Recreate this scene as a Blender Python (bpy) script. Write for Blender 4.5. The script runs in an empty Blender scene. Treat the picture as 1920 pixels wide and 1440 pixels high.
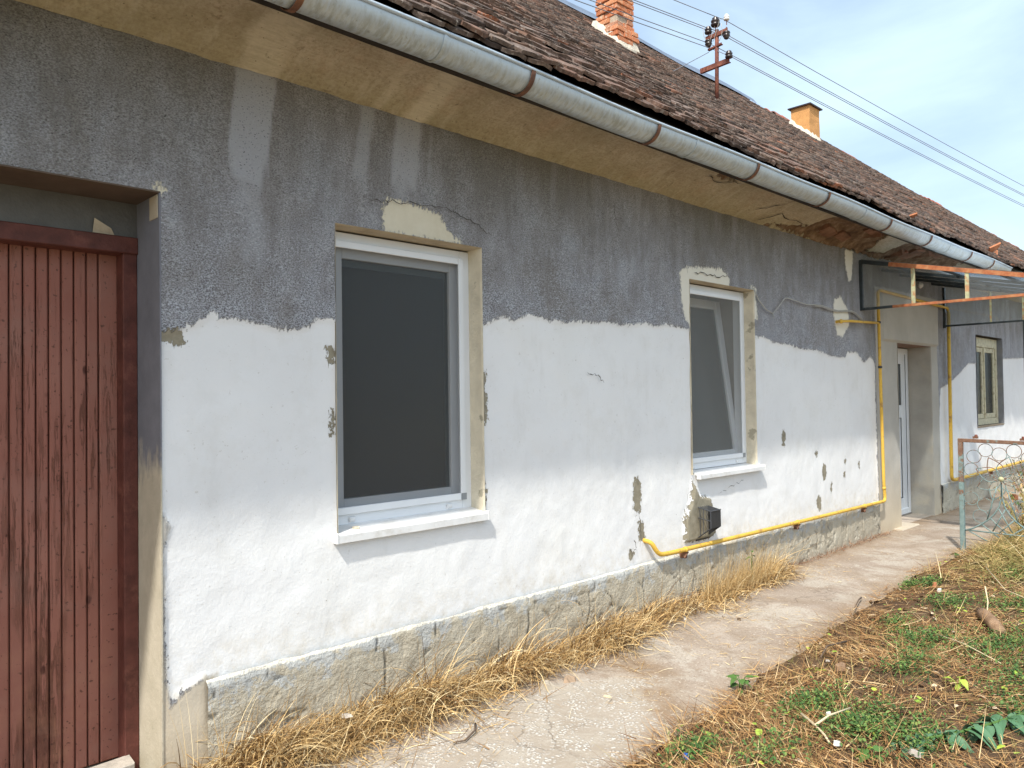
import bpy, math, random
import numpy as np
from math import sin, cos, pi, radians, hypot, atan2, degrees
from mathutils import Vector, Matrix
random.seed(7); rng = np.random.default_rng(7)
sc = bpy.context.scene
COL = sc.collection

# ------------------------------------------------------------------ camera
def setup_camera():
    yaw, pitch, roll = radians(45.775), radians(1.103), radians(0.802)
    w = Vector((cos(yaw)*cos(pitch), sin(yaw)*cos(pitch), sin(pitch)))
    r0 = Vector((sin(yaw), -cos(yaw), 0)); u0 = r0.cross(w)
    r = r0*cos(roll) - u0*sin(roll); u = u0*cos(roll) + r0*sin(roll)
    cam = bpy.data.cameras.new('camera'); co = bpy.data.objects.new('camera', cam); COL.objects.link(co)
    M = Matrix((( r.x, u.x, -w.x, 0), (r.y, u.y, -w.y, -3.268), (r.z, u.z, -w.z, 1.55), (0, 0, 0, 1)))
    co.matrix_world = M
    cam.sensor_width = 36; cam.lens = 27.0; cam.clip_end = 2000; cam.clip_start = .05
    sc.camera = co
    return co, np.array(r), np.array(u), np.array(w)
CAM, CR, CU, CW = setup_camera()
CP = np.array([0, -3.268, 1.55])

# ------------------------------------------------------------------ light
SUN = Vector((-2.1, -1.0, 3.14)).normalized()
sl = bpy.data.lights.new('sun', 'SUN'); sl.energy = 3.1; sl.angle = radians(1.6); sl.color = (1.0, .95, .86)
so = bpy.data.objects.new('sun', sl); COL.objects.link(so)
so.rotation_euler = (-SUN).to_track_quat('-Z', 'Y').to_euler(); so.location = (0, 0, 20)
world = bpy.data.worlds.new('World'); sc.world = world; world.use_nodes = True
wn = world.node_tree; wn.nodes.clear()
def wnode(t, **k):
    n = wn.nodes.new(t)
    for a, b in k.items(): setattr(n, a, b)
    return n
sky = wnode('ShaderNodeTexSky', sky_type='NISHITA', sun_disc=False, sun_elevation=math.asin(SUN.z),
            sun_rotation=atan2(SUN.x, SUN.y), air_density=1.0, dust_density=4.0, ozone_density=1.0)
bg = wnode('ShaderNodeBackground'); out = wnode('ShaderNodeOutputWorld')
SKY_STRENGTH = .15
bg.inputs['Strength'].default_value = SKY_STRENGTH
tc = wnode('ShaderNodeTexCoord'); mp = wnode('ShaderNodeMapping')
mp.inputs['Scale'].default_value = (1.0, 1.0, 2.6)
n1 = wnode('ShaderNodeTexNoise'); n1.inputs['Scale'].default_value = 2.3; n1.inputs['Detail'].default_value = 7; n1.inputs['Roughness'].default_value = .55
n1.inputs['Distortion'].default_value = .6
rp = wnode('ShaderNodeValToRGB'); rp.color_ramp.elements[0].position = .36; rp.color_ramp.elements[1].position = .72
rp.color_ramp.elements[0].color = (.32, .32, .32, 1); rp.color_ramp.elements[1].color = (.86, .86, .86, 1)
mx = wnode('ShaderNodeMix', data_type='RGBA')
mx.inputs['B'].default_value = (3.9, 4.95, 5.7, 1)
L = wn.links
L.new(tc.outputs['Generated'], mp.inputs['Vector']); L.new(mp.outputs[0], n1.inputs['Vector']); L.new(n1.outputs['Fac'], rp.inputs[0])
L.new(rp.outputs['Color'], mx.inputs['Factor']); L.new(sky.outputs[0], mx.inputs['A']); L.new(mx.outputs['Result'], bg.inputs['Color'])
L.new(bg.outputs[0], out.inputs['Surface'])
vs = sc.view_settings
vs.view_transform = 'Standard'; vs.look = 'None'; vs.exposure = 0.74; vs.gamma = 1; vs.use_curve_mapping = False
sc.cycles.max_bounces = 8; sc.cycles.transparent_max_bounces = 12

# ------------------------------------------------------------------ material helpers
class NT:
    def __init__(s, name, rough=.8, metal=0.0, spec=.3):
        s.m = bpy.data.materials.new(name); s.m.use_nodes = True; s.t = s.m.node_tree
        s.b = s.t.nodes['Principled BSDF']; s.b.inputs['Roughness'].default_value = rough
        s.b.inputs['Metallic'].default_value = metal; s.b.inputs['Specular IOR Level'].default_value = spec
        s.pos = s.n('ShaderNodeNewGeometry').outputs['Position']
    def n(s, t, **k):
        x = s.t.nodes.new(t)
        for a, b in k.items(): setattr(x, a, b)
        return x
    def lk(s, a, b): s.t.links.new(a, b)
    def put(s, sock, v):
        if isinstance(v, bpy.types.NodeSocket): s.lk(v, sock)
        elif isinstance(v, tuple) and len(v) == 3 and sock.type == 'RGBA': sock.default_value = (*v, 1)
        else: sock.default_value = v
    def noise(s, scale, detail=3, rough=.5, vec=None, dist=0, stretch=None):
        x = s.n('ShaderNodeTexNoise')
        v = vec or s.pos
        if stretch:
            mpn = s.n('ShaderNodeMapping'); mpn.inputs['Scale'].default_value = stretch; s.lk(v, mpn.inputs[0]); v = mpn.outputs[0]
        s.lk(v, x.inputs['Vector']); x.inputs['Scale'].default_value = scale
        x.inputs['Detail'].default_value = detail; x.inputs['Roughness'].default_value = rough; x.inputs['Distortion'].default_value = dist
        return x.outputs['Fac']
    def voro(s, scale, feature='F1', out='Distance', rnd=1, stretch=None):
        x = s.n('ShaderNodeTexVoronoi', feature=feature); v = s.pos
        if stretch:
            mpn = s.n('ShaderNodeMapping'); mpn.inputs['Scale'].default_value = stretch; s.lk(v, mpn.inputs[0]); v = mpn.outputs[0]
        s.lk(v, x.inputs['Vector']); x.inputs['Scale'].default_value = scale; x.inputs['Randomness'].default_value = rnd
        return x.outputs[out]
    def ramp(s, fac, stops, interp='LINEAR'):
        x = s.n('ShaderNodeValToRGB'); cr = x.color_ramp; cr.interpolation = interp
        while len(cr.elements) < len(stops): cr.elements.new(.5)
        for e, (p, c) in zip(cr.elements, stops):
            e.position = p; e.color = (*c, 1) if isinstance(c, tuple) else (c, c, c, 1)
        s.lk(fac, x.inputs[0]); return x.outputs['Color']
    def mix(s, f, a, b, mode='MIX'):
        x = s.n('ShaderNodeMix', data_type='RGBA', blend_type=mode)
        s.put(x.inputs['Factor'], f); s.put(x.inputs['A'], a); s.put(x.inputs['B'], b); return x.outputs['Result']
    def math(s, op, a, b=0.0, c=0.0):
        x = s.n('ShaderNodeMath', operation=op); s.put(x.inputs[0], a); s.put(x.inputs[1], b); s.put(x.inputs[2], c); return x.outputs[0]
    def rng(s, v, a, b, c=0.0, d=1.0):
        x = s.n('ShaderNodeMapRange'); s.put(x.inputs[0], v)
        for i, q in enumerate((a, b, c, d)): x.inputs[i+1].default_value = q
        return x.outputs[0]
    def attr(s, name): return s.n('ShaderNodeAttribute', attribute_name=name).outputs['Fac']
    def island(s):
        a = s.n('ShaderNodeNewGeometry').outputs['Random Per Island']; o = s.n('ShaderNodeObjectInfo').outputs['Random']
        return s.math('FRACT', s.math('ADD', a, o))
    def bump(s, h, dist=.005, strength=1.0, normal=None):
        x = s.n('ShaderNodeBump'); x.inputs['Strength'].default_value = strength; x.inputs['Distance'].default_value = dist
        s.lk(h, x.inputs['Height'])
        if normal: s.lk(normal, x.inputs['Normal'])
        return x.outputs[0]
    def done(s, col=None, normal=None, rough=None):
        if col is not None: s.put(s.b.inputs['Base Color'], col)
        if normal is not None: s.lk(normal, s.b.inputs['Normal'])
        if rough is not None: s.put(s.b.inputs['Roughness'], rough)
        return s.m
    def axis(s, i):
        x = s.n('ShaderNodeSeparateXYZ'); s.lk(s.pos, x.inputs[0]); return x.outputs[i]

def m_wall():
    s = NT('weathered_render', .9, spec=.15)
    fine = s.noise(170, 4, .68, stretch=(.75, 1, 1.15)); mid = s.noise(26, 4, .6); big = s.noise(2.2, 5, .6); lg = s.noise(.9, 4, .6)
    vert = s.noise(3.0, 4, .6, stretch=(2.2, 2.2, .22))
    edge = s.math('ADD', s.math('MULTIPLY', s.math('SUBTRACT', s.noise(9, 3, .6), .5), .05), s.math('MULTIPLY', s.math('SUBTRACT', s.noise(60, 3, .7, stretch=(1.3, 1, .7)), .5), .075))
    edge = s.math('ADD', edge, s.math('MULTIPLY', s.math('SUBTRACT', mid, .5), .05))
    def mask(nm, k=1.0, soft=.003):
        return s.rng(s.math('ADD', s.attr(nm), s.math('MULTIPLY', edge, k)), -soft, soft)
    mw = mask('dw'); mc = mask('dc', 1.2, .006); mb = mask('db', 1.25, .002); me = mask('de', .5, .01)
    # grey roughcast
    dark = s.ramp(big, [(.25, (.18, .17, .168)), (.5, (.225, .225, .238)), (.75, (.265, .278, .31))])
    light = s.ramp(big, [(.25, (.36, .35, .345)), (.5, (.44, .445, .475)), (.75, (.51, .54, .60))])
    grey = s.mix(s.ramp(fine, [(.40, 0.0), (.60, 1.0)]), dark, light)
    grey = s.mix(s.ramp(s.noise(5.5, 5, .65, stretch=(1.4, 1.4, .5)), [(.40, .62), (.58, 0.0)]), grey, s.mix(fine, (.13, .124, .126), (.29, .282, .285)))
    grey = s.mix(s.math('MULTIPLY', s.attr('hl'), s.ramp(s.noise(9, 4, .6), [(.30, 0.0), (.62, .9)])), grey,
                 s.mix(s.ramp(fine, [(.44, 0.0), (.58, 1.0)]), (.15, .15, .165), (.56, .60, .67)))
    grey = s.mix(s.math('MULTIPLY', s.rng(s.math('ADD', s.axis(0), s.math('MULTIPLY', big, 2.0)), 2.6, 1.2, 0, .6), s.ramp(s.noise(2.6, 5, .7), [(.4, .2), (.6, 1.0)])), grey, s.mix(s.ramp(fine, [(.4, 0.0), (.6, 1.0)]), (.115, .098, .075), (.22, .195, .155)))
    grey = s.mix(s.ramp(s.noise(3.4, 5, .65, stretch=(1.5, 1, .3)), [(.56, 0.0), (.70, .55)]), grey, s.mix(s.ramp(fine, [(.42, 0.0), (.6, 1.0)]), (.22, .225, .25), (.50, .53, .59)))
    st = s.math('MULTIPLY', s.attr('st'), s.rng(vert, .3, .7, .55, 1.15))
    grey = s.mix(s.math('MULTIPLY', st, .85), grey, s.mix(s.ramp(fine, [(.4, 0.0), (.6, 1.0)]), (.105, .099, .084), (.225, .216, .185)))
    grey = s.mix(s.math('MULTIPLY', s.ramp(s.noise(1.6, 5, .65), [(.5, 0.0), (.68, .6)]), .7), grey, s.mix(fine, (.13, .115, .09), (.25, .225, .185)))
    grey = s.mix(s.math('MULTIPLY', s.attr('sl'), .9), grey, s.mix(fine, (.37, .38, .41), (.46, .475, .52)))
    pit = s.math('MULTIPLY', s.ramp(s.voro(85, stretch=(.8, 1, 1.2)), [(.16, 1.0), (.30, 0.0)]), s.ramp(s.noise(14, 3, .7), [(.42, .25), (.6, 1.0)]))  # dark dots put the shade of the roughcast hollows into the colour
    grey = s.mix(s.math('MULTIPLY', pit, .75), grey, (.055, .052, .05))
    fleck = s.math('MULTIPLY', s.ramp(s.noise(105, 2, .5, stretch=(.7, 1, 1.3)), [(.57, 0.0), (.63, 1.0)]), s.math('MULTIPLY', s.rng(s.axis(2), 2.75, 2.15, .12, 1), s.ramp(s.noise(4.5, 4, .7), [(.38, .15), (.6, .9)])))
    grey = s.mix(s.math('MULTIPLY', fleck, .65), grey, (.62, .66, .74))
    # smooth white
    wc = s.ramp(lg, [(.3, (.74, .75, .76)), (.55, (.79, .80, .805)), (.8, (.76, .765, .75))])
    wc = s.mix(s.ramp(s.noise(4, 6, .7), [(.5, 0.0), (.75, .32)]), wc, (.60, .59, .55))
    wc = s.mix(s.ramp(s.noise(6, 5, .7, stretch=(1, 1, .25)), [(.56, 0.0), (.75, .22)]), wc, (.52, .51, .47))
    wc = s.mix(s.math('MULTIPLY', s.rng(s.axis(2), .62, .38, 0, .8), s.ramp(s.noise(11, 6, .75), [(.45, 0.0), (.68, .8)])), wc, (.58, .53, .43))
    wc = s.mix(s.ramp(s.noise(48, 3, .7), [(.66, 0.0), (.71, .45)]), wc, (.46, .44, .40))
    pk = s.ramp(s.math('ADD', s.voro(9), s.math('MULTIPLY', s.noise(60, 2), .05)), [(.05, .8), (.068, 0.0)])
    wc = s.mix(s.math('MULTIPLY', pk, s.ramp(s.noise(2.3, 3), [(.48, 0.0), (.55, 1.0)])), wc, (.33, .30, .25))
    cream = s.ramp(s.noise(7, 5, .65), [(.3, (.62, .57, .44)), (.7, (.70, .66, .54))])
    cream = s.mix(s.rng(s.axis(0), 4.5, 4.9, 0, .7), cream, (.76, .75, .68))
    bare = s.ramp(s.noise(18, 5, .65), [(.3, (.20, .18, .13)), (.7, (.34, .31, .24))])
    beige = s.ramp(s.noise(2.5, 5, .6), [(.3, (.40, .38, .34)), (.7, (.49, .47, .425))])
    beige = s.mix(s.rng(s.math('ADD', s.axis(2), s.math('MULTIPLY', vert, .5)), .3, 1.1, .75, 0), beige, (.60, .50, .35))
    c = s.mix(mw, grey, wc); c = s.mix(me, c, beige); c = s.mix(mc, c, cream); c = s.mix(mb, c, bare)
    smooth = s.math('MAXIMUM', s.math('MAXIMUM', mw, mc), me)
    h = s.mix(smooth, s.math('MULTIPLY', fine, 1.0), s.math('MULTIPLY', s.noise(70, 4, .6), .20))
    h2 = s.math('SUBTRACT', s.math('ADD', h, 0.0), s.math('MULTIPLY', mb, .6))
    nb = s.bump(h2, .009, .9)
    nb = s.bump(s.noise(9, 4, .6), .006, .35, nb)
    return s.done(c, nb)
def m_plain(name, c, var=.25, scale=14, rough=.7, bscale=60, bd=.002, metal=0, spec=.3, c2=None, thr=(.45, .7), amt=.8):
    s = NT(name, rough, metal, spec)
    lo = tuple(v*(1-var) for v in c); hi = tuple(min(1, v*(1+var)) for v in c)
    col = s.ramp(s.noise(scale, 4, .6), [(.3, lo), (.7, hi)])
    if c2: col = s.mix(s.ramp(s.noise(scale*.6, 5, .7), [(thr[0], 0.0), (thr[1], amt)]), col, c2)
    return s.done(col, s.bump(s.noise(bscale, 4, .6), bd, .8))
def m_plinth():
    s = NT('flaking_plinth_render', .9, spec=.15)
    c = s.ramp(s.noise(6, 5, .65), [(.3, (.38, .34, .265)), (.5, (.45, .41, .325)), (.72, (.50, .47, .39))])
    blue = s.ramp(s.noise(30, 3, .6), [(.3, (.38, .41, .43)), (.7, (.47, .49, .49))])
    up = s.rng(s.axis(2), .15, .36, 0, .22)
    c = s.mix(s.ramp(s.math('ADD', s.noise(6.5, 6, .75), up), [(.66, 0.0), (.70, .75)]), c, blue)
    c = s.mix(s.ramp(s.noise(9, 5, .75), [(.67, 0.0), (.70, .7)]), c, (.27, .245, .20))
    c = s.mix(s.math('MULTIPLY', s.attr('gr'), s.ramp(s.noise(5, 3), [(.38, .35), (.55, 1.0)])), c, (.085, .075, .06))
    c = s.mix(s.rng(s.math('ADD', s.axis(2), s.math('MULTIPLY', s.math('SUBTRACT', s.noise(14, 4, .7), .5), .035)), .360, .366), c, (.76, .73, .64))
    return s.done(c, s.bump(s.noise(60, 5, .62), .012, 1.0))
def m_soffit():
    s = NT('soffit_plaster', .92, spec=.1)
    mot = s.noise(3.2, 6, .68); fn = s.noise(26, 4, .65)
    c = s.ramp(mot, [(.28, (.36, .30, .21)), (.45, (.47, .40, .295)), (.62, (.54, .47, .36)), (.8, (.60, .54, .43))])
    c = s.mix(s.ramp(s.noise(5, 5, .7, stretch=(1, .6, .6)), [(.54, 0.0), (.70, .5)]), c, (.52, .36, .25))
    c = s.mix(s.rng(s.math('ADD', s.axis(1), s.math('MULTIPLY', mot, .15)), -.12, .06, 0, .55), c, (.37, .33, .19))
    c = s.mix(s.ramp(s.noise(2.1, 5, .7), [(.48, 0.0), (.72, .6)]), c, (.29, .27, .165))
    c = s.mix(s.ramp(s.noise(60, 4, .7), [(.35, .5), (.55, 0.0)]), c, (.24, .195, .125))
    c = s.mix(s.math('MULTIPLY', s.attr('sl'), s.ramp(s.noise(9, 5, .7), [(.3, .55), (.6, .95)])), c, (.64, .58, .45))
    c = s.mix(s.ramp(fn, [(.62, 0.0), (.72, .5)]), c, (.09, .065, .035))
    c = s.mix(s.ramp(s.noise(34, 4, .7, stretch=(.3, 2, 2)), [(.40, .28), (.54, 0.0)]), c, (.29, .24, .16))
    c = s.mix(s.ramp(s.voro(26), [(.05, .8), (.10, 0.0)]), c, (.10, .075, .045))
    c = s.mix(s.ramp(s.noise(7, 5, .7, stretch=(1.6, .5, .5)), [(.52, 0.0), (.70, .45)]), c, (.60, .54, .43))
    ex = s.rng(s.math('ADD', s.attr('ex'), s.math('MULTIPLY', s.math('SUBTRACT', s.noise(12, 5, .7), .5), .22)), -.006, .006)
    brown = s.ramp(s.noise(9, 5, .7), [(.3, (.09, .055, .035)), (.5, (.18, .115, .07)), (.7, (.32, .23, .155))])
    c = s.mix(ex, c, brown)
    h = s.math('SUBTRACT', s.math('MULTIPLY', s.math('ADD', s.noise(16, 5, .65), s.math('MULTIPLY', s.noise(75, 3, .6), .5)), .5), ex)
    return s.done(c, s.bump(h, .02, .9))
def m_tile():
    s = NT('old_clay_tile', .88, spec=.2)
    r = s.island()
    base = s.ramp(r, [(0, (.065, .048, .042)), (.2, (.125, .092, .077)), (.42, (.20, .155, .13)), (.62, (.15, .096, .075)), (.8, (.22, .135, .10)), (.93, (.22, .17, .14)), (.98, (.24, .12, .08)), (1.0, (.42, .16, .08))])
    c = s.mix(s.ramp(s.noise(24, 4, .7), [(.44, 0.0), (.62, .7)]), base, (.04, .031, .027))
    c = s.mix(s.ramp(s.noise(38, 4, .7), [(.58, 0.0), (.66, .75)]), c, (.40, .36, .32))
    c = s.mix(s.ramp(s.noise(1.2, 4, .6), [(.4, 0.0), (.7, .45)]), c, (.07, .048, .04))
    c = s.mix(s.ramp(s.noise(5, 4, .6), [(.5, 0.0), (.8, .4)]), c, (.24, .13, .10))
    return s.done(c, s.bump(s.noise(70, 4, .6), .006, .8))
def m_gutter():
    s = NT('galvanised_zinc', .42, .22, .6)
    st = s.noise(6, 5, .7, stretch=(9, 1, 1)); b = s.noise(2.5, 4, .6)
    c = s.ramp(b, [(.3, (.43, .52, .61)), (.7, (.56, .655, .75))])
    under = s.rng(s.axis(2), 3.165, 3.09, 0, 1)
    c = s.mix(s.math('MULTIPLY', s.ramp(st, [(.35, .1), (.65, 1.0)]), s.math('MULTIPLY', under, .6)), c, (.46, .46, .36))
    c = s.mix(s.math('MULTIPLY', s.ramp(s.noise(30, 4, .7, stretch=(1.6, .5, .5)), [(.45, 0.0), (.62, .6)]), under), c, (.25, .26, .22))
    c = s.mix(s.ramp(s.noise(22, 5, .75), [(.62, 0.0), (.70, .55)]), c, (.16, .16, .14))
    return s.done(c, s.bump(s.noise(14, 4, .6), .004, .6), s.ramp(b, [(.3, .38), (.7, .55)]))
def m_wood_paint():
    s = NT('peeling_red_brown_paint', .62, spec=.3)
    g = s.noise(7, 5, .6, stretch=(8, 8, .5)); fn = s.noise(30, 5, .7, stretch=(5, 5, .35))
    c = s.ramp(s.noise(2.2, 4, .6), [(.3, (.245, .093, .066)), (.7, (.315, .140, .103))])
    c = s.mix(s.math('MULTIPLY', s.ramp(s.island(), [(0, 0.0), (1, 1.0)]), .35), c, (.30, .115, .085))
    low = s.rng(s.axis(2), .2, 2.0, .115, 0)
    peel = s.ramp(s.math('ADD', s.math('MULTIPLY', s.math('ADD', g, fn), .5), low), [(.565, 0.0), (.60, 1.0)])
    peel = s.math('MULTIPLY', peel, s.ramp(s.noise(1.9, 3, .6, stretch=(2.2, 2, .6)), [(.40, 0.0), (.52, 1.0)]))
    c = s.mix(peel, c, s.ramp(fn, [(.3, (.075, .028, .018)), (.6, (.17, .065, .042)), (.75, (.30, .13, .08))]))
    knots = s.ramp(s.voro(6.5, stretch=(1, 1, .55)), [(.05, 1.0), (.085, 0.0)])
    c = s.mix(s.math('MULTIPLY', knots, .9), c, (.07, .02, .014))
    chips = s.ramp(s.noise(26, 4, .75, stretch=(2.2, 1, .7)), [(.64, 0.0), (.67, .85)])
    c = s.mix(chips, c, (.13, .045, .03))
    c = s.mix(s.math('MULTIPLY', s.rng(s.axis(2), 1.0, .1, 0, .5), s.ramp(s.noise(4, 5, .7), [(.45, 0.0), (.65, 1.0)])), c, (.40, .20, .12))
    c = s.mix(s.ramp(s.noise(60, 2, .5), [(.66, 0.0), (.70, .8)]), c, (.08, .03, .02))
    c = s.mix(s.ramp(s.noise(3, 5, .7), [(.5, 0.0), (.7, .4)]), c, (.26, .15, .12))
    return s.done(c, s.bump(s.math('SUBTRACT', s.math('MULTIPLY', fn, .4), s.math('MULTIPLY', peel, .8)), .003, .8))
def m_path():
    s = NT('worn_concrete', .9, spec=.15)
    big = s.noise(1.3, 5, .6)
    c = s.ramp(big, [(.3, (.27, .22, .18)), (.5, (.34, .285, .235)), (.72, (.41, .355, .30))])
    c = s.mix(s.ramp(s.noise(3.5, 6, .7), [(.44, 0.0), (.62, .8)]), c, (.25, .195, .145))
    c = s.mix(s.ramp(s.noise(1.7, 6, .75, dist=.5), [(.50, 0.0), (.56, .55)]), c, (.44, .405, .35))
    c = s.mix(s.math('MULTIPLY', s.attr('dirt'), s.ramp(s.noise(8, 5, .7), [(.3, .3), (.6, 1.0)])), c, (.25, .175, .11))
    c = s.mix(s.ramp(s.noise(75, 3, .6), [(.56, 0.0), (.64, .7)]), c, (.20, .155, .12))
    c = s.mix(s.ramp(s.noise(60, 3, .6), [(.60, 0.0), (.68, .6)]), c, (.60, .54, .46))
    ter = s.rng(s.math('ADD', s.attr('tz'), s.math('MULTIPLY', s.math('SUBTRACT', s.noise(3.2, 5, .7), .5), 1.6)), .25, .5)
    v = s.voro(64); stone = s.ramp(s.math('ADD', v, s.math('MULTIPLY', s.noise(70, 2), .18)), [(.44, 1.0), (.60, 0.0)])
    stone = s.math('MULTIPLY', stone, s.ramp(s.noise(9, 4, .7), [(.44, 0.0), (.54, 1.0)]))
    c = s.mix(s.math('MULTIPLY', ter, .55), c, (.36, .32, .265))
    c = s.mix(s.math('MULTIPLY', s.math('MULTIPLY', ter, stone), .95), c, s.ramp(s.noise(50, 1), [(.35, (.46, .43, .385)), (.65, (.60, .58, .54))]))
    wv = s.n('ShaderNodeTexNoise'); wv.inputs['Scale'].default_value = 3.0; wv.inputs['Detail'].default_value = 5; s.lk(s.pos, wv.inputs['Vector'])
    va = s.n('ShaderNodeVectorMath', operation='MULTIPLY_ADD'); s.lk(wv.outputs['Color'], va.inputs[0]); va.inputs[1].default_value = (.5, .5, .5); s.lk(s.pos, va.inputs[2])
    vc = s.n('ShaderNodeTexVoronoi', feature='DISTANCE_TO_EDGE'); vc.inputs['Scale'].default_value = .95; s.lk(va.outputs[0], vc.inputs['Vector'])
    ck = s.math('MULTIPLY', s.ramp(vc.outputs['Distance'], [(.0, 1.0), (.006, 0.0)]), s.ramp(s.noise(1.1, 3), [(.52, 0.0), (.60, .55)]))
    c = s.mix(s.math('MULTIPLY', ck, .85), c, (.12, .09, .065))
    h = s.math('SUBTRACT', s.math('ADD', s.math('MULTIPLY', s.noise(45, 4, .65), .5), s.math('MULTIPLY', s.math('MULTIPLY', ter, stone), .6)), ck)
    return s.done(c, s.bump(h, .006, .9))
def m_soil():
    s = NT('dry_soil', .95, spec=.1)
    c = s.ramp(s.noise(9, 6, .7), [(.3, (.065, .040, .024)), (.55, (.14, .09, .055)), (.75, (.26, .18, .11))])
    return s.done(c, s.bump(s.noise(30, 5, .7), .03, 1.0))
def m_leafy(name, stops, rough=.75, trans=.0, spec=.25):
    s = NT(name, rough, spec=spec); r = s.n('ShaderNodeNewGeometry').outputs['Random Per Island']
    c = s.ramp(r, stops)
    c = s.mix(s.ramp(s.noise(1.6, 3, .6), [(.4, 0.0), (.7, .35)]), c, tuple(v*.6 for v in stops[len(stops)//2][1]))
    return s.done(c)
def m_brick():
    s = NT('weathered_red_brick', .9, spec=.15); r = s.island()
    c = s.ramp(r, [(0, (.44, .15, .07)), (.4, (.52, .20, .10)), (.75, (.60, .27, .14)), (1, (.40, .20, .13))])
    c = s.mix(s.ramp(s.noise(20, 5, .7), [(.52, 0.0), (.66, .75)]), c, (.62, .50, .38))
    c = s.mix(s.ramp(s.noise(33, 4, .7), [(.62, 0.0), (.7, .7)]), c, (.14, .07, .045))
    return s.done(c, s.bump(s.noise(50, 4, .7), .01, .9))
def m_rust():
    s = NT('rusty_painted_steel', .8, spec=.25)
    c = s.ramp(s.noise(22, 5, .7), [(.3, (.30, .085, .04)), (.5, (.40, .15, .065)), (.7, (.46, .24, .12))])
    c = s.mix(s.ramp(s.noise(5, 4, .6), [(.58, 0.0), (.66, .7)]), c, (.16, .06, .035))
    return s.done(c, s.bump(s.noise(90, 3, .6), .002, .8))
def m_greenrust():
    s = NT('flaking_green_paint_on_rust', .75, spec=.3)
    z = s.axis(2)
    c = s.ramp(s.noise(18, 4, .65), [(.3, (.13, .20, .20)), (.7, (.22, .29, .28))])
    rust = s.ramp(s.noise(40, 4, .7), [(.3, (.13, .062, .04)), (.7, (.24, .15, .10))])
    f = s.ramp(s.math('ADD', s.noise(14, 5, .75), s.rng(z, .3, 1.08, -.12, .12)), [(.50, 0.0), (.57, 1.0)])
    return s.done(s.mix(f, c, rust), s.bump(s.noise(70, 3, .6), .002, .8))
def m_pipe():
    s = NT('yellow_gas_pipe_paint', .65, spec=.4)
    c = s.ramp(s.noise(8, 4, .6), [(.3, (.60, .36, .05)), (.7, (.72, .47, .075))])
    c = s.mix(s.ramp(s.noise(11, 5, .75), [(.57, 0.0), (.62, .75)]), c, (.30, .16, .07))
    c = s.mix(s.ramp(s.noise(45, 4, .7), [(.60, 0.0), (.66, .6)]), c, (.20, .12, .06))
    return s.done(c, s.bump(s.noise(50, 3, .6), .002, .6))
def m_glass(name, col, trans, rough=.03):
    m = bpy.data.materials.new(name); m.use_nodes = True; t = m.node_tree; t.nodes.clear()
    o = t.nodes.new('ShaderNodeOutputMaterial'); g = t.nodes.new('ShaderNodeBsdfGlossy'); tr = t.nodes.new('ShaderNodeBsdfTransparent')
    mxs = t.nodes.new('ShaderNodeMixShader'); fr = t.nodes.new('ShaderNodeFresnel'); fr.inputs['IOR'].default_value = 1.5
    g.inputs['Roughness'].default_value = rough; g.inputs['Color'].default_value = (.9, .95, 1, 1) if 'window' not in name else (.5, .5, .48, 1); tr.inputs['Color'].default_value = (*col, 1)
    d = t.nodes.new('ShaderNodeBsdfDiffuse'); d.inputs['Color'].default_value = (.55, .57, .58, 1); m2 = t.nodes.new('ShaderNodeMixShader'); m2.inputs[0].default_value = trans
    t.links.new(fr.outputs[0], mxs.inputs[0]); t.links.new(tr.outputs[0], m2.inputs[1]); t.links.new(d.outputs[0], m2.inputs[2])
    t.links.new(m2.outputs[0], mxs.inputs[1]); t.links.new(g.outputs[0], mxs.inputs[2]); t.links.new(mxs.outputs[0], o.inputs[0])
    return m
def m_mesh(col=(.095, .097, .10, 1), op=.42):
    m = bpy.data.materials.new('fly_screen_mesh'); m.use_nodes = True; t = m.node_tree; t.nodes.clear()
    o = t.nodes.new('ShaderNodeOutputMaterial'); d = t.nodes.new('ShaderNodeBsdfDiffuse'); tr = t.nodes.new('ShaderNodeBsdfTransparent')
    d.inputs['Color'].default_value = col; x = t.nodes.new('ShaderNodeMixShader'); x.inputs[0].default_value = op
    t.links.new(tr.outputs[0], x.inputs[1]); t.links.new(d.outputs[0], x.inputs[2]); t.links.new(x.outputs[0], o.inputs[0]); return m

WALL = m_wall(); PLINTH = m_plinth(); SOFFIT = m_soffit(); TILE = m_tile(); ZINC = m_gutter(); DOORP = m_wood_paint()
PATH = m_path(); SOIL = m_soil(); BRICK = m_brick(); RUST = m_rust(); GREENRUST = m_greenrust(); PIPE = m_pipe()
PVC = m_plain('white_pvc', (.74, .77, .80), .03, 4, .35, 80, .0004, spec=.45, c2=(.55, .53, .48), thr=(.6, .85), amt=.35)
PVCDIRTY = m_plain('weathered_white_sill', (.72, .73, .73), .06, 9, .5, 60, .001, c2=(.42, .39, .33), thr=(.52, .72), amt=.55)
GREYCAP = m_plain('grey_plastic_corner', (.26, .28, .30), .1, 9, .5)
CREAM = m_plain('cream_reveal_plaster', (.66, .60, .47), .12, 9, .9, 40, .006, c2=(.33, .30, .22), thr=(.60, .64), amt=.8)
REVGREY = m_plain('grey_reveal_plaster', (.20, .21, .23), .15, 7, .9, 50, .003, c2=(.30, .27, .21), thr=(.55, .75), amt=.5)
REVTAN = m_plain('tan_reveal_plaster', (.50, .43, .32), .15, 7, .9, 50, .003, c2=(.26, .18, .11), thr=(.55, .72), amt=.6)
BEIGE = m_plain('beige_entrance_plaster', (.40, .375, .33), .12, 4, .9, 45, .003, c2=(.52, .44, .31), thr=(.5, .75), amt=.7)
CORE = m_plain('wall_core_plaster', (.38, .35, .30), .1, 4, .9)
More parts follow.
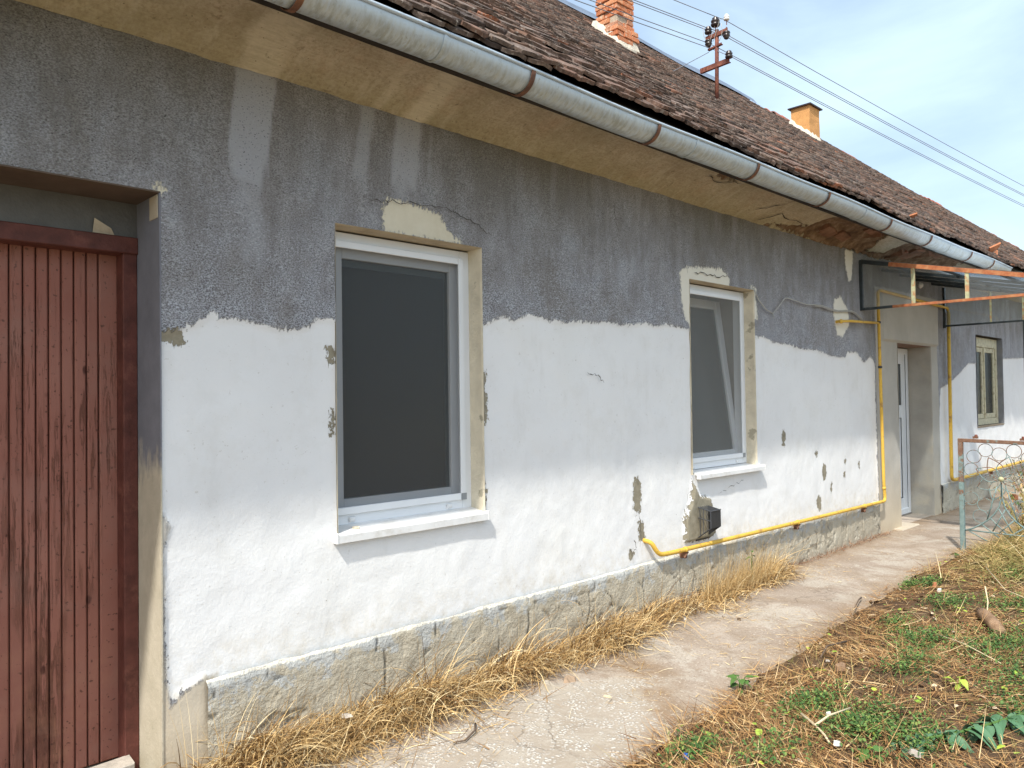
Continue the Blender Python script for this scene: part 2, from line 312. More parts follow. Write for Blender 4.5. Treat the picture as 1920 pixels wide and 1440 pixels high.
DARKIN = m_plain('dim_room_plaster', (.16, .15, .14), .1, 3, .9)
DARK = m_plain('dark_roof_board', (.035, .028, .022), .3, 12, .9)
BRACKET = m_plain('rusty_strap_iron', (.13, .065, .045), .35, 25, .75, 70, .002, c2=(.28, .13, .06))
MAST = m_plain('rusty_red_mast_steel', (.13, .045, .035), .25, 18, .75, 70, .002, c2=(.32, .12, .07))
BLACKSTEEL = m_plain('dark_painted_steel', (.035, .045, .05), .3, 16, .7, 70, .002, c2=(.28, .28, .24), thr=(.6, .7), amt=.6)
PALEPAINT = m_plain('pale_flaking_paint_steel', (.42, .42, .26), .2, 25, .75, 80, .003, c2=(.45, .19, .08), thr=(.52, .6), amt=.8)
CERAMIC = m_plain('dark_ceramic', (.03, .022, .022), .2, 20, .25, spec=.6)
WHITECER = m_plain('white_ceramic', (.75, .75, .73), .05, 20, .25, spec=.6)
WIRE = m_plain('aluminium_wire', (.20, .21, .24), .1, 8, .6)
CABLE = m_plain('grey_cable_sheath', (.40, .40, .38), .15, 20, .6)
BLACKPL = m_plain('black_plastic', (.022, .024, .028), .15, 12, .42, spec=.5)
BLACKPL_LIT = m_plain('black_plastic_sun_in_colour', (.05, .055, .065), .15, 12, .4, spec=.6)  # lighter copy of the black plastic, sunlight put into the colour
RIDGEM = m_plain('blue_grey_ridge_sheet', (.17, .21, .28), .12, 6, .5, metal=.3)
OCHRE = m_plain('ochre_chimney_render', (.56, .29, .11), .12, 7, .9, 40, .004, c2=(.40, .22, .08), thr=(.5, .8), amt=.5)
MORTAR = m_plain('white_lime_mortar', (.60, .55, .46), .12, 14, .9, 40, .01)
JOINT = m_plain('brick_joint_mortar', (.42, .34, .26), .2, 20, .9, 40, .006)
CAPM = m_plain('dark_cap_sheet', (.04, .03, .035), .2, 9, .5)
OLDWOOD = m_plain('flaking_cream_window_wood', (.52, .49, .35), .15, 20, .7, 60, .003, c2=(.24, .19, .12), thr=(.56, .64), amt=.8)
SHADED_RED = m_plain('shaded_maroon_paint', (.11, .036, .027), .3, 14, .6, 60, .003, c2=(.22, .085, .06), thr=(.55, .7), amt=.7)  # maroon paint, darkened in colour for the shade on jamb and head rail
DARKBRICK = m_plain('dark_brown_brick', (.20, .10, .06), .35, 9, .95, 40, .01, c2=(.30, .20, .13))  # darker brown brick for the bared soffit
SHARDDULL = m_plain('dull_red_brick', (.30, .12, .07), .25, 14, .95, 40, .008, c2=(.18, .10, .07))
GREYWOOD = m_plain('weathered_grey_wood', (.42, .38, .33), .2, 18, .85, 60, .005)
CORRU = m_glass('translucent_corrugated_sheet', (.55, .60, .62), .35, .25)
GLASS = m_glass('dusty_canopy_glass', (.93, .96, .97), .10, .02)
WGLASS = m_glass('window_glass', (.75, .8, .8), .03, .22)
SCREEN = m_mesh(); SCREEN_LIT = m_mesh((.30, .305, .295, 1), .40)  # second mesh is a paler copy, the light on it put into the colour
CRACKM = m_plain('crack_shadow_gap', (.07, .06, .05), .2, 30, 1)
BARK = m_plain('brown_bark', (.24, .15, .09), .25, 20, .9, 50, .01, c2=(.38, .26, .17))
STICK = m_plain('pale_dry_stick', (.60, .50, .33), .15, 20, .8)
TWIG = m_plain('dark_dry_twig', (.12, .085, .06), .25, 20, .9)
BLUECAP = m_plain('blue_plastic', (.03, .13, .55), .1, 5, .4)
STONE = m_plain('pale_pebble', (.70, .68, .64), .1, 20, .8)
SHARD = m_plain('orange_clay_shard', (.40, .16, .08), .2, 20, .9)
STRAW = m_leafy('dry_straw', [(0, (.26, .155, .062)), (.25, (.46, .29, .12)), (.55, (.60, .41, .18)), (.8, (.74, .57, .30)), (1, (.80, .68, .42))])
MAT_STRAW = m_leafy('brown_cut_straw', [(0, (.07, .033, .015)), (.25, (.19, .092, .036)), (.55, (.36, .195, .075)), (.82, (.54, .34, .145)), (1, (.76, .58, .33))])
GREEN = m_leafy('green_weed_leaf', [(0, (.028, .065, .018)), (.4, (.055, .125, .03)), (.75, (.10, .19, .045)), (1, (.22, .28, .07))], .6)
YGREEN = m_leafy('yellow_green_grass', [(0, (.13, .13, .04)), (.5, (.29, .25, .085)), (1, (.48, .38, .16))])
SPRIG = m_leafy('wilted_blue_green_leaf', [(0, (.04, .10, .05)), (.5, (.075, .17, .09)), (1, (.13, .25, .13))], .55)
LIME = m_leafy('bright_yellow_green_leaf', [(0, (.20, .36, .05)), (1, (.42, .50, .07))], .5)
RUSTLEAF = m_leafy('reddish_dead_stem', [(0, (.14, .06, .035)), (.5, (.26, .12, .06)), (1, (.38, .20, .10))])

# ------------------------------------------------------------------ mesh helpers
class MB:
    def __init__(s): s.v = []; s.f = []
    def add(s, vs, fs):
        o = len(s.v); s.v += [tuple(map(float, q)) for q in vs]; s.f += [tuple(i+o for i in q) for q in fs]; return s
    def box(s, x0, x1, y0, y1, z0, z1):
        return s.add([(x0,y0,z0),(x1,y0,z0),(x1,y1,z0),(x0,y1,z0),(x0,y0,z1),(x1,y0,z1),(x1,y1,z1),(x0,y1,z1)],
                     [(0,3,2,1),(4,5,6,7),(0,1,5,4),(1,2,6,5),(2,3,7,6),(3,0,4,7)])
    def bbox(s, x0, x1, y0, y1, z0, z1, b=.003):
        # chamfered on the four vertical-facing front edges (y0 side)
        vs = [(x0,y1,z0),(x1,y1,z0),(x1,y1,z1),(x0,y1,z1),(x0,y0+b,z0),(x1,y0+b,z0),(x1,y0+b,z1),(x0,y0+b,z1),
              (x0+b,y0,z0+b),(x1-b,y0,z0+b),(x1-b,y0,z1-b),(x0+b,y0,z1-b)]
        return s.add(vs, [(0,1,2,3)[::1],(0,4,5,1),(1,5,6,2),(2,6,7,3),(3,7,4,0),(4,8,9,5),(5,9,10,6),(6,10,11,7),(7,11,8,4),(8,11,10,9)])
    def tube(s, pts, r, n=8, caps=True):
        pts = [Vector(p) for p in pts]; rs = r if isinstance(r, (list, tuple)) else [r]*len(pts)
        rings = []; up = None
        for i, p in enumerate(pts):
            a = pts[max(i-1, 0)]; b = pts[min(i+1, len(pts)-1)]; t = (b-a)
            if t.length < 1e-9: t = Vector((0, 0, 1))
            t.normalize()
            if up is None:
                up = Vector((0, 0, 1)) if abs(t.z) < .9 else Vector((1, 0, 0))
            u = (up - t*up.dot(t))
            if u.length < 1e-6: u = t.orthogonal()
            u.normalize(); up = u; w = t.cross(u)
            rings.append([p + (u*cos(2*pi*k/n) + w*sin(2*pi*k/n))*rs[i] for k in range(n)])
        vs = [q for ring in rings for q in ring]; fs = []
        for i in range(len(pts)-1):
            for k in range(n):
                a = i*n+k; b = i*n+(k+1) % n; fs.append((a, b, b+n, a+n))
        if caps:
            fs.append(tuple(range(n))[::-1]); fs.append(tuple(range((len(pts)-1)*n, len(pts)*n)))
        return s.add(vs, fs)
    def lathe(s, base, prof, n=12, axis=Vector((0, 0, 1))):
        q = axis.to_track_quat('Z', 'Y'); vs = []; fs = []
        for r, z in prof:
            for k in range(n): vs.append(Vector(base) + q @ Vector((r*cos(2*pi*k/n), r*sin(2*pi*k/n), z)))
        for i in range(len(prof)-1):
            for k in range(n):
                a = i*n+k; b = i*n+(k+1) % n; fs.append((a, b, b+n, a+n))
        fs.append(tuple(range(n))[::-1]); fs.append(tuple(range((len(prof)-1)*n, len(prof)*n)))
        return s.add(vs, fs)
    def build(s, name, mat, parent=None, smooth=False):
        me = bpy.data.meshes.new(name); me.from_pydata(s.v, [], s.f)
        return link(name, me, mat, parent, smooth)
def link(name, me, mat, parent=None, smooth=False):
    if mat and not me.materials: me.materials.append(mat)
    if smooth: me.polygons.foreach_set('use_smooth', np.ones(len(me.polygons), bool))
    o = bpy.data.objects.new(name, me); COL.objects.link(o)
    if parent: o.parent = parent
    return o
def np_mesh(name, V, F, mat, parent=None, smooth=False, attrs=None):
    """V (n,3), F (m,k) equal-sized faces"""
    me = bpy.data.meshes.new(name); V = np.asarray(V, np.float32); F = np.asarray(F, np.int32)
    me.vertices.add(len(V)); me.vertices.foreach_set('co', V.ravel())
    me.loops.add(F.size); me.loops.foreach_set('vertex_index', F.ravel())
    me.polygons.add(len(F)); k = F.shape[1]
    me.polygons.foreach_set('loop_start', np.arange(len(F), dtype=np.int32)*k)
    me.update(calc_edges=True); me.validate()
    if attrs:
        for a, val in attrs.items():
            at = me.attributes.new(a, 'FLOAT', 'POINT'); at.data.foreach_set('value', np.asarray(val, np.float32).ravel())
    return link(name, me, mat, parent, smooth)
def empty(name, loc=(0, 0, 0), parent=None):
    o = bpy.data.objects.new(name, None); COL.objects.link(o); o.location = loc; o.empty_display_size = .2
    if parent: o.parent = parent
    return o
def tag(o, label, cat, group=None):
    o['label'] = label; o['category'] = cat
    if group: o['group'] = group
    return o
def kind(o, k, label=None):
    o['kind'] = k
    if label: o['label'] = label
    return o
def vnoise(x, y, seed=0):
    """value noise, vectorised"""
    def h(i, j):
        n = (i*374761393 + j*668265263 + seed*974711) & 0x7fffffff
        n = ((n ^ (n >> 13))*1274126177) & 0x7fffffff
        return ((n ^ (n >> 16)) & 0xffff)/65535.0
    xi = np.floor(x).astype(np.int64); yi = np.floor(y).astype(np.int64); fx = x-xi; fy = y-yi
    fx = fx*fx*(3-2*fx); fy = fy*fy*(3-2*fy)
    return (h(xi, yi)*(1-fx)+h(xi+1, yi)*fx)*(1-fy) + (h(xi, yi+1)*(1-fx)+h(xi+1, yi+1)*fx)*fy - .5
def fbm(x, y, seed=0, o=4):
    return sum(vnoise(x*2**k, y*2**k, seed+k)*.55**k for k in range(o))
def seg_dist(X, Z, pts, closed=False):
    P = list(pts) + ([pts[0]] if closed else []); d = np.full(X.shape, 1e9)
    for (ax, az), (bx, bz) in zip(P[:-1], P[1:]):
        dx, dz = bx-ax, bz-az; t = np.clip(((X-ax)*dx+(Z-az)*dz)/(dx*dx+dz*dz+1e-12), 0, 1)
        d = np.minimum(d, np.hypot(X-ax-t*dx, Z-az-t*dz))
    return d
def inside(X, Z, poly):
    c = np.zeros(X.shape, bool); n = len(poly)
    for i in range(n):
        (x1, z1), (x2, z2) = poly[i], poly[(i+1) % n]
        if z1 == z2: continue
        c ^= ((z1 > Z) != (z2 > Z)) & (X < (x2-x1)*(Z-z1)/(z2-z1)+x1)
    return c
def sdf(X, Z, poly): return np.where(inside(X, Z, poly), 1, -1)*seg_dist(X, Z, poly, True)
def ell(cx, cz, rx, rz, n=10, rot=0):
    return [(cx+rx*cos(a)*cos(rot)-rz*sin(a)*sin(rot), cz+rx*cos(a)*sin(rot)+rz*sin(a)*cos(rot)) for a in [2*pi*k/n for k in range(n)]]

# ================================================================== THE HOUSE
house = tag(empty('house', (5, .2, 0)), 'long low old house with flaking white and grey rendered wall and clay tile roof', 'house')
HM = Matrix.Translation((-5, -.2, 0))
def hp(o):                                  # parent to the house keeping world coordinates
    o.parent = house; o.matrix_parent_inverse = HM; return o
XL, XR = -2.5, 30.0
O_DOOR = (-.9, 1.167, -.1, 2.424); O_W1 = (1.99, 2.95, .90, 2.42); O_W2 = (5.10, 6.10, .945, 2.455)
O_ENT = (9.443, 10.60, -.1, 2.137); O_W3 = (12.56, 13.96, 1.05, 2.385)
OPEN = [O_DOOR, O_W1, O_W2, O_ENT, O_W3]
def snapped(a, b, steps, must):
    g = [a]
    xs = sorted(set([a, b] + [m for m in must if a < m < b]))
    for p, q in zip(xs[:-1], xs[1:]):
        st = steps((p+q)/2); n = max(1, round((q-p)/st)); g += [p+(q-p)*(i+1)/n for i in range(n)]
    return np.array(g)
xs = snapped(XL, XR, lambda x: .05 if x < .4 else .012 if x < 4.4 else .018 if x < 9 else .03 if x < 15 else .12,
             [.4, 4.4, 9, 15, 8.95, 10.85] + [v for o in OPEN for v in o[:2]])
zs = snapped(-.06, 3.06, lambda z: .014 if z > .36 else .03, [v for o in OPEN for v in o[2:] if v > .36] + [.36, 2.16])
Xg, Zg = np.meshgrid(xs, zs)                # rows: z
white = [(1.171,1.846),(1.229,1.858),(1.307,1.887),(1.352,1.911),(1.387,1.947),(1.415,1.914),(1.482,1.921),(1.556,1.918),(1.632,1.894),(1.710,1.891),(1.791,1.888),(1.847,1.911),(1.876,1.943),(1.933,1.947),(1.977,1.944),(2.021,1.952),
 (2.932,1.973),(2.965,1.984),(3.036,2.010),(3.123,2.043),(3.210,2.020),(3.302,2.052),(3.418,2.056),(3.563,2.035),(3.715,2.034),(3.874,2.054),(4.040,2.064),(4.214,2.053),(4.396,2.063),(4.555,2.084),(4.653,2.063),(4.789,2.086),(4.928,2.078),(5.146,2.061),
 (6.073,2.041),(6.129,2.053),(6.242,2.067),(6.385,2.027),(6.688,2.015),(7.065,1.979),(7.294,1.977),(7.655,1.931),(7.978,1.929),(8.047,1.986),(8.253,1.993),(8.488,1.885),(8.639,1.959),(8.77,1.880),
 (8.79,.2),(1.345,.2),(1.343,.383),(1.264,.36),(1.199,.312),(1.183,.408),(1.175,.583),(1.176,.779),(1.160,.933),(1.199,1.048),(1.12,1.15),(1.12,1.80)]
white2 = [(10.90,1.35),(10.96,1.62),(11.198,1.651),(11.780,1.814),(12.155,1.954),(12.58,1.979),(12.60,2.0),(13.86,2.06),(13.906,2.068),(14.613,2.095),(15.307,2.122),(31,2.15),(31,.2),(10.86,.2)]
dw = np.maximum(sdf(Xg, Zg, white), sdf(Xg, Zg, white2))
cream = [[(2.287,2.569),(2.347,2.599),(2.521,2.580),(2.648,2.557),(2.742,2.467),(2.799,2.425),(2.285,2.415),(2.263,2.496)],
         [(4.977,2.494),(5.088,2.547),(5.555,2.586),(5.703,2.527),(5.700,2.447),(5.15,2.433),(5.15,2.033),(5.024,2.173),(4.979,2.352)],
         [(7.748,2.505),(7.880,2.554),(8.072,2.431),(8.090,2.265),(7.923,2.135),(7.794,2.151),(7.715,2.352)],
         [(8.05,3.06),(8.25,3.06),(8.186,2.776),(8.115,2.725),(8.04,2.845)],
         [(6.05,2.48),(6.13,2.47),(6.165,2.201),(6.09,2.197)],
         [(1.15,2.43),(1.15,2.47),(1.185,2.45),(1.18,2.40),(1.15,2.40)]]
dc = np.max([sdf(Xg, Zg, c) for c in cream], axis=0)
bare = [ell(6.6,1.158,.035,.075), ell(7.437,.79,.05,.085), ell(7.304,.503,.05,.075), ell(7.281,.983,.035,.025), ell(7.926,.727,.03,.035), ell(7.95,.87,.03,.03),
        ell(4.405,.855,.05,.135), ell(4.448,.60,.035,.085,rot=.3), ell(1.965,1.775,.022,.05), ell(1.975,1.45,.015,.07), ell(8.3,.80,.02,.05), ell(7.6,.62,.02,.05), ell(4.33,.45,.03,.03),
        [(5.10,.907),(5.192,.777),(5.345,.753),(5.385,.62),(5.40,.464),(5.334,.437),(4.983,.44),(4.975,.615),(5.07,.765)],
        ell(2.96,1.55,.018,.16), ell(2.955,1.0,.012,.09), ell(1.215,1.83,.05,.035)]
db = np.max([sdf(Xg, Zg, c) for c in bare], axis=0)
de = np.maximum(sdf(Xg, Zg, [(8.80,-.3),(8.80,2.74),(10.82,2.74),(10.87,1.6),(10.90,-.3)]), sdf(Xg, Zg, [(1.0,-.3),(1.0,1.14),(1.172,1.10),(1.198,1.04),(1.176,.95),(1.176,.6),(1.183,.42),(1.20,.30),(1.26,.35),(1.345,.385),(1.40,.385),(1.40,-.3)]))
def streak(x0, x1, zt, zb, soft=.02, wob=.02):
    w = wob*vnoise(Zg*6, Xg*0, 5)*2; m = np.clip((Xg-x0-w)/soft, 0, 1)*np.clip((x1+w-Xg)/soft, 0, 1)
    return m*np.clip((Zg-zb+.12*vnoise(Xg*30, Zg*14, 3))/.12, 0, 1)*np.clip((3.06-Zg)/.03, 0, 1)
sl_ = np.clip(streak(1.471,1.672,3.05,2.53,.012) + .55*streak(1.50,1.66,2.6,2.10,.05,.05) + .75*streak(2.115,2.215,3.04,2.58,.02,.03) + .95*streak(2.335,2.52,3.05,2.57,.02) + .35*streak(2.565,2.605,3.03,2.7)
              + .25*streak(3.53,3.60,2.99,2.7) + .3*streak(5.73,5.83,2.98,2.74) + .35*streak(8.2,8.5,3.0,2.0,.08) + .3*streak(4.4,4.5,3.0,2.8) + .5*streak(14.2,14.45,2.9,2.1,.05) + .4*streak(14.7,14.8,2.9,2.1,.05), 0, 1)
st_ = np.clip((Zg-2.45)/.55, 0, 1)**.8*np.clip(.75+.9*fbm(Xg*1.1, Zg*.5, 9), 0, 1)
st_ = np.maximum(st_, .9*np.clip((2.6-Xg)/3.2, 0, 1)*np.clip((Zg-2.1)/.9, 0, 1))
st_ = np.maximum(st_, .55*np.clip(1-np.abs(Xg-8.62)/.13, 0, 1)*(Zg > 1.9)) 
hl_ = np.clip(1+dw/.42, 0, 1)*(dw < .02)
yf = .010*fbm(Xg*1.3, Zg*1.3, 21) + .005*fbm(Xg*5, Zg*5, 31)
yf += .012*np.exp(-((Xg-6.2)**2+(Zg-.75)**2)/.15) - .03*np.clip(db/.012, 0, 1)*(Xg > 4.95)*(Xg < 5.45)*(Zg < .95)
yf += .008*np.clip(dw/.02, 0, 1)
yf = np.where((Zg > 2.155) & (Xg > 8.955) & (Xg < 10.84) & (Zg < 3.2), yf-.03, yf)
V = np.stack([Xg, yf, Zg], -1).reshape(-1, 3)
nz_, nx_ = Xg.shape
ii, jj = np.meshgrid(np.arange(nz_-1), np.arange(nx_-1), indexing='ij')
cx = (xs[jj]+xs[jj+1])/2; cz = (zs[ii]+zs[ii+1])/2
keep = np.ones(cx.shape, bool)
for o in OPEN: keep &= ~((cx > o[0]) & (cx < o[1]) & (cz > o[2]) & (cz < o[3]))
ii, jj = ii[keep], jj[keep]
F = np.stack([ii*nx_+jj, ii*nx_+jj+1, (ii+1)*nx_+jj+1, (ii+1)*nx_+jj], -1)
wall = hp(np_mesh('wall', V, F, WALL, smooth=True, attrs=dict(dw=dw, dc=dc, db=db, de=de, sl=sl_, st=st_, hl=hl_)))
wall['label'] = 'front wall, rough grey render above and peeled smooth white below'
# masonry behind the render (openings left clear)
mb = MB(); Y0, Y1 = .02, .46
cuts = sorted(OPEN); x = XL
for o in cuts:
    if o[0] > x: mb.box(x, o[0], Y0, Y1, -.3, 3.2)
    mb.box(o[0], o[1], Y0, Y1, o[3], 3.2)
    if o[2] > 0: mb.box(o[0], o[1], Y0, Y1, -.3, o[2])
    x = o[1]
mb.box(x, XR, Y0, Y1, -.3, 3.2)
hp(mb.build('masonry', CORE))
mb = MB().box(XL, XR, 7.9, 8.3, -.3, 3.2).box(XL-.4, XL, Y0, 8.3, -.3, 3.2).box(XR, XR+.4, Y0, 8.3, -.3, 3.2).box(XL-.4, XR+.4, .1, 8.3, 3.2, 3.3).box(XL, XR, .46, 7.9, -.3, -.02)
hp(mb.build('rear_walls', DARKIN))
def reveal(o, depth, mat, y0=-.004, sides='LRT', t=.004, wob=True, label=None, mats=None):
    x0, x1, z0, z1 = o
    for sd in sides:
        b = MB(); n = 24
        if sd in 'LR':
            zz = np.linspace(max(z0, -.02), z1, n); xw = x0 if sd == 'L' else x1; s_ = 1 if sd == 'L' else -1
            vs = []
            for k, z in enumerate(zz):
                j = .006*fbm(np.array(z*7.0), np.array(x0*3.1), 3)
                vs += [(xw+s_*.0, y0, z), (xw+s_*(t+float(j)), y0+.012, z), (xw+s_*t, depth, z)]
        else:
            xx = np.linspace(x0, x1, n); vs = []
            for k, x in enumerate(xx):
                j = .006*fbm(np.array(x*7.0), np.array(z1*3.1), 3)
                vs += [(x, y0, z1), (x, y0+.012, z1-t-float(j)), (x, depth, z1-t)]
        fs = []
        for k in range(n-1):
            a = k*3
            fs += [(a, a+1, a+4, a+3), (a+1, a+2, a+5, a+4)]
        b.add(vs, fs); q = hp(b.build('reveal', (mats or {}).get(sd, mat), smooth=False))
reveal(O_W1, .12, CREAM, mats={'T': REVTAN}); reveal(O_W2, .11, CREAM, mats={'T': REVTAN}); reveal(O_W3, .1, REVGREY, mats={'T': DARK})
reveal(O_ENT, .30, BEIGE, mats={'T': m_plain('brown_lintel_soffit', (.26, .17, .13), .2, 6, .9)})
# big door reveal: right jamb grey above, tan below; lintel soffit brown
def m_jamb():
    q = NT('jamb_plaster_grey_over_tan', .9, spec=.15)
    g = q.ramp(q.noise(7, 4, .6), [(.3, (.165, .17, .195)), (.7, (.215, .22, .25))]); t = q.ramp(q.noise(6, 5, .65), [(.3, (.42, .38, .29)), (.7, (.54, .49, .39))])
    f = q.rng(q.math('ADD', q.axis(2), q.math('MULTIPLY', q.math('SUBTRACT', q.noise(9, 5, .7, stretch=(1, 1, .35)), .5), .55)), 1.22, 1.34)
    return q.done(q.mix(f, t, g), q.bump(q.noise(50, 4, .6), .003, .8))
hp(MB().box(1.163, 1.169, -.004, .27, -.02, 2.424).build('reveal', m_jamb()))
b = MB().box(1.1595, 1.163, .012, .10, 2.32, 2.415); hp(b.build('plaster_scar', REVTAN))
b = MB().box(-.9, 1.167, -.004, .27, 2.420, 2.426); hp(b.build('reveal', m_plain('dark_brown_soffit', (.11, .08, .06), .2, 6, .9)))  # dark brown underside of the door lintel

# cracks: thin dark gaps
def crack(pts, w=.004, y=-.004, mat=CRACKM, sub=6, jit=.012, name='crack', plane='xz'):
    P = []
    for (a, b), (c, d) in zip(pts[:-1], pts[1:]):
        for k in range(sub):
            t = k/sub; P.append((a+(c-a)*t+random.uniform(-jit, jit)*.6, b+(d-b)*t+random.uniform(-jit, jit)))
    P.append(pts[-1]); vs = []; fs = []; n = len(P)
    for i, (a, b) in enumerate(P):
        ww = w*(.35+.65*random.random())*(.3 if i in (0, n-1) else 1)
        vs += [(a, y, b-ww/2), (a+ww*.4, y-.001, b+ww/2)]
        if i < n-1: fs.append((2*i, 2*i+2, 2*i+3, 2*i+1))
    return MB().add(vs, fs)
yc = -.0105
for pts, w in [([(2.183,2.573),(2.280,2.573),(2.415,2.591),(2.557,2.600),(2.706,2.601),(2.782,2.578),(2.921,2.538),(3.02,2.50)], .005),
            ([(3.866,1.721),(3.964,1.701),(4.030,1.651)], .006), ([(5.160,2.501),(5.314,2.517),(5.471,2.508),(5.678,2.529)], .008),
            ([(4.17,2.87),(4.18,2.78),(4.22,2.70)], .004), ([(4.40,.72),(4.41,.62),(4.40,.50)], .006), ([(5.1,.9),(5.0,.78),(4.97,.6)], .007), ([(5.86,.85),(5.6,.80),(5.45,.76)], .005),
            ([(5.07,2.50),(5.0,2.62)], .003), ([(4.28,.50),(4.31,.46),(4.36,.50),(4.33,.56)], .008)]:
    hp(crack(pts, w, yc).build('crack', CRACKM))

# plinth: heightfield with recessed joints, flakes and a sloped white top ledge
def plinth(x0, x1, step, ends=True):
    px = np.arange(x0, x1+step, step); pz = np.linspace(-.12, .36, 44); PX, PZ = np.meshgrid(px, pz)
    y = -.022 + .010*fbm(PX*2.5, PZ*3, 41) + .008*fbm(PX*14, PZ*14, 43, 3)
    g = np.full(PX.shape, 1e9)
    hz = [(x0-.1, .30), (1.6, .29), (2.23, .30), (2.7, .292), (3.3, .295), (4.1, .30), (4.7, .29), (5.6, .295), (6.6, .28), (7.7, .29), (x1, .28)]
    hz = [(a, b+.006*math.sin(a*9)) for a, b in hz]
    if x0 < 8: g = np.minimum(g, seg_dist(PX, PZ, hz)+.006+.02*np.clip(fbm(PX*3, PZ*0, 77)+.1, 0, 1))
    x = 1.36
    for i in range(60):
        if x > x1: break
        if x > x0:
            top = [(x, .37), (x+random.uniform(-.02, .02), .30)]; xb = x+random.uniform(-.12, .12)
            g = np.minimum(g, seg_dist(PX, PZ, top)+random.choice([.001, .002, .004]))
            if random.random() < .75: g = np.minimum(g, seg_dist(PX, PZ, [(xb, .29), (xb+.01, .20), (xb+random.uniform(-.03, .03), random.uniform(.0, .1))])+random.choice([.0, .002, .005]))
            if random.random() < .5:
                xc = x+random.uniform(.1, .3); g = np.minimum(g, seg_dist(PX, PZ, [(xc, .26), (xc+.05, .22), (xc+.07, .15)])+.002)
        x += random.uniform(.24, .42)
    g = g + .006*np.abs(fbm(PX*25, PZ*25, 61, 3))
    gr = np.clip(1.0-g/.010, 0, 1)
    flakes = np.clip((fbm(PX*6, PZ*9, 51, 5)-.36)/.02, 0, 1)
    y = y + .016*gr + .008*flakes
    y = np.where(PZ > .35, -.006-.006*np.clip(fbm(PX*3, PX*0, 72)*3, -1, 1), y)
    Vp = np.stack([PX, y, PZ+(.016+.012*fbm(PX*5, PX*0, 71, 5))*(PZ > .35)], -1).reshape(-1, 3); nz, nx = PX.shape
    i, j = np.meshgrid(np.arange(nz-1), np.arange(nx-1), indexing='ij'); i = i.ravel(); j = j.ravel()
    Fp = np.stack([i*nx+j, i*nx+j+1, (i+1)*nx+j+1, (i+1)*nx+j], -1)
    return hp(np_mesh('plinth', Vp, Fp, PLINTH, smooth=True, attrs=dict(gr=np.clip(gr*1.0+.22*flakes, 0, 1))))
plinth(1.345, 8.76, .009); plinth(10.86, 29.9, .04)
# beige entrance wall below the render grid and corner by the gate
def strip(x0, x1, mat, y=-.004, z0=-.1, z1=.362):
    n = 14; vs = []; fs = []
    for k in range(n+1):
        x = x0+(x1-x0)*k/n
        for zz in (z0, z0+(z1-z0)*.35, z0+(z1-z0)*.7, z1): vs.append((x, y+.004*float(fbm(np.array(x*4), np.array(zz*4), 8)), zz))
    for k in range(n):
        for q in range(3): a = k*4+q; fs.append((a, a+4, a+5, a+1))
    return hp(MB().add(vs, fs).build('wall_foot', mat, smooth=True))
FOOT = m_plain('warm_stained_wall_foot', (.45, .395, .295), .16, 6, .9, 45, .006, c2=(.34, .31, .25), thr=(.5, .7), amt=.6)


# ------------------------------------------------------------------ soffit, gutter
sx = snapped(XL, XR, lambda x: .03 if 0 < x < 11.5 else .2, [0, 11.5]); stt = np.linspace(0, 1, 26)
SX, ST = np.meshgrid(sx, stt)
SY = -.49*ST; SZ = 3.042 + .15*ST + .03*np.sin(ST*pi)
ex = np.maximum(sdf(SX, SY, [(6.3,-.02),(6.9,-.13),(7.1,-.50),(8.1,-.50),(8.3,-.36),(8.6,-.30),(8.9,-.50),(9.7,-.50),(10.8,-.5),(10.8,0),(8.8,.0),(8.1,.02)]),
                sdf(SX, SY, [(5.0,-.30),(5.25,-.33),(5.2,-.40),(5.0,-.37)]))
keep2 = sdf(SX, SY, [(8.15,-.5),(8.9,-.5),(8.8,-.1),(8.45,-.06),(8.3,-.3)]); ex = np.minimum(ex, -keep2+.0)
ex2 = np.clip((ex+.03*fbm(SX*9, SY*9, 66))/.03, 0, 1)
SZ = SZ + .03*ex2*(1+fbm(SX*14, SY*14, 3)) + .010*ST*fbm(SX*3, SY*5, 5) + .006*fbm(SX*14, SY*14, 6, 3)
def sstreak(a, b, c=.03):
    w = .05*fbm(SY*6+a*9, SX*0, 8); return np.clip((SX-a-w)/c, 0, 1)*np.clip((b-SX+w*.7)/c, 0, 1)
ssl = np.clip(.8*sstreak(1.47, 1.69) + .55*sstreak(2.19, 2.27) + .95*sstreak(2.37, 2.55) + .2*sstreak(2.6, 2.64), 0, 1)
Vs = np.stack([SX, SY, SZ], -1).reshape(-1, 3); nz, nx = SX.shape
i, j = np.meshgrid(np.arange(nz-1), np.arange(nx-1), indexing='ij'); i = i.ravel(); j = j.ravel()
hp(np_mesh('soffit', Vs, np.stack([i*nx+j, i*nx+j+1, (i+1)*nx+j+1, (i+1)*nx+j], -1)[:, ::-1], SOFFIT, smooth=True, attrs=dict(ex=ex, sl=ssl)))
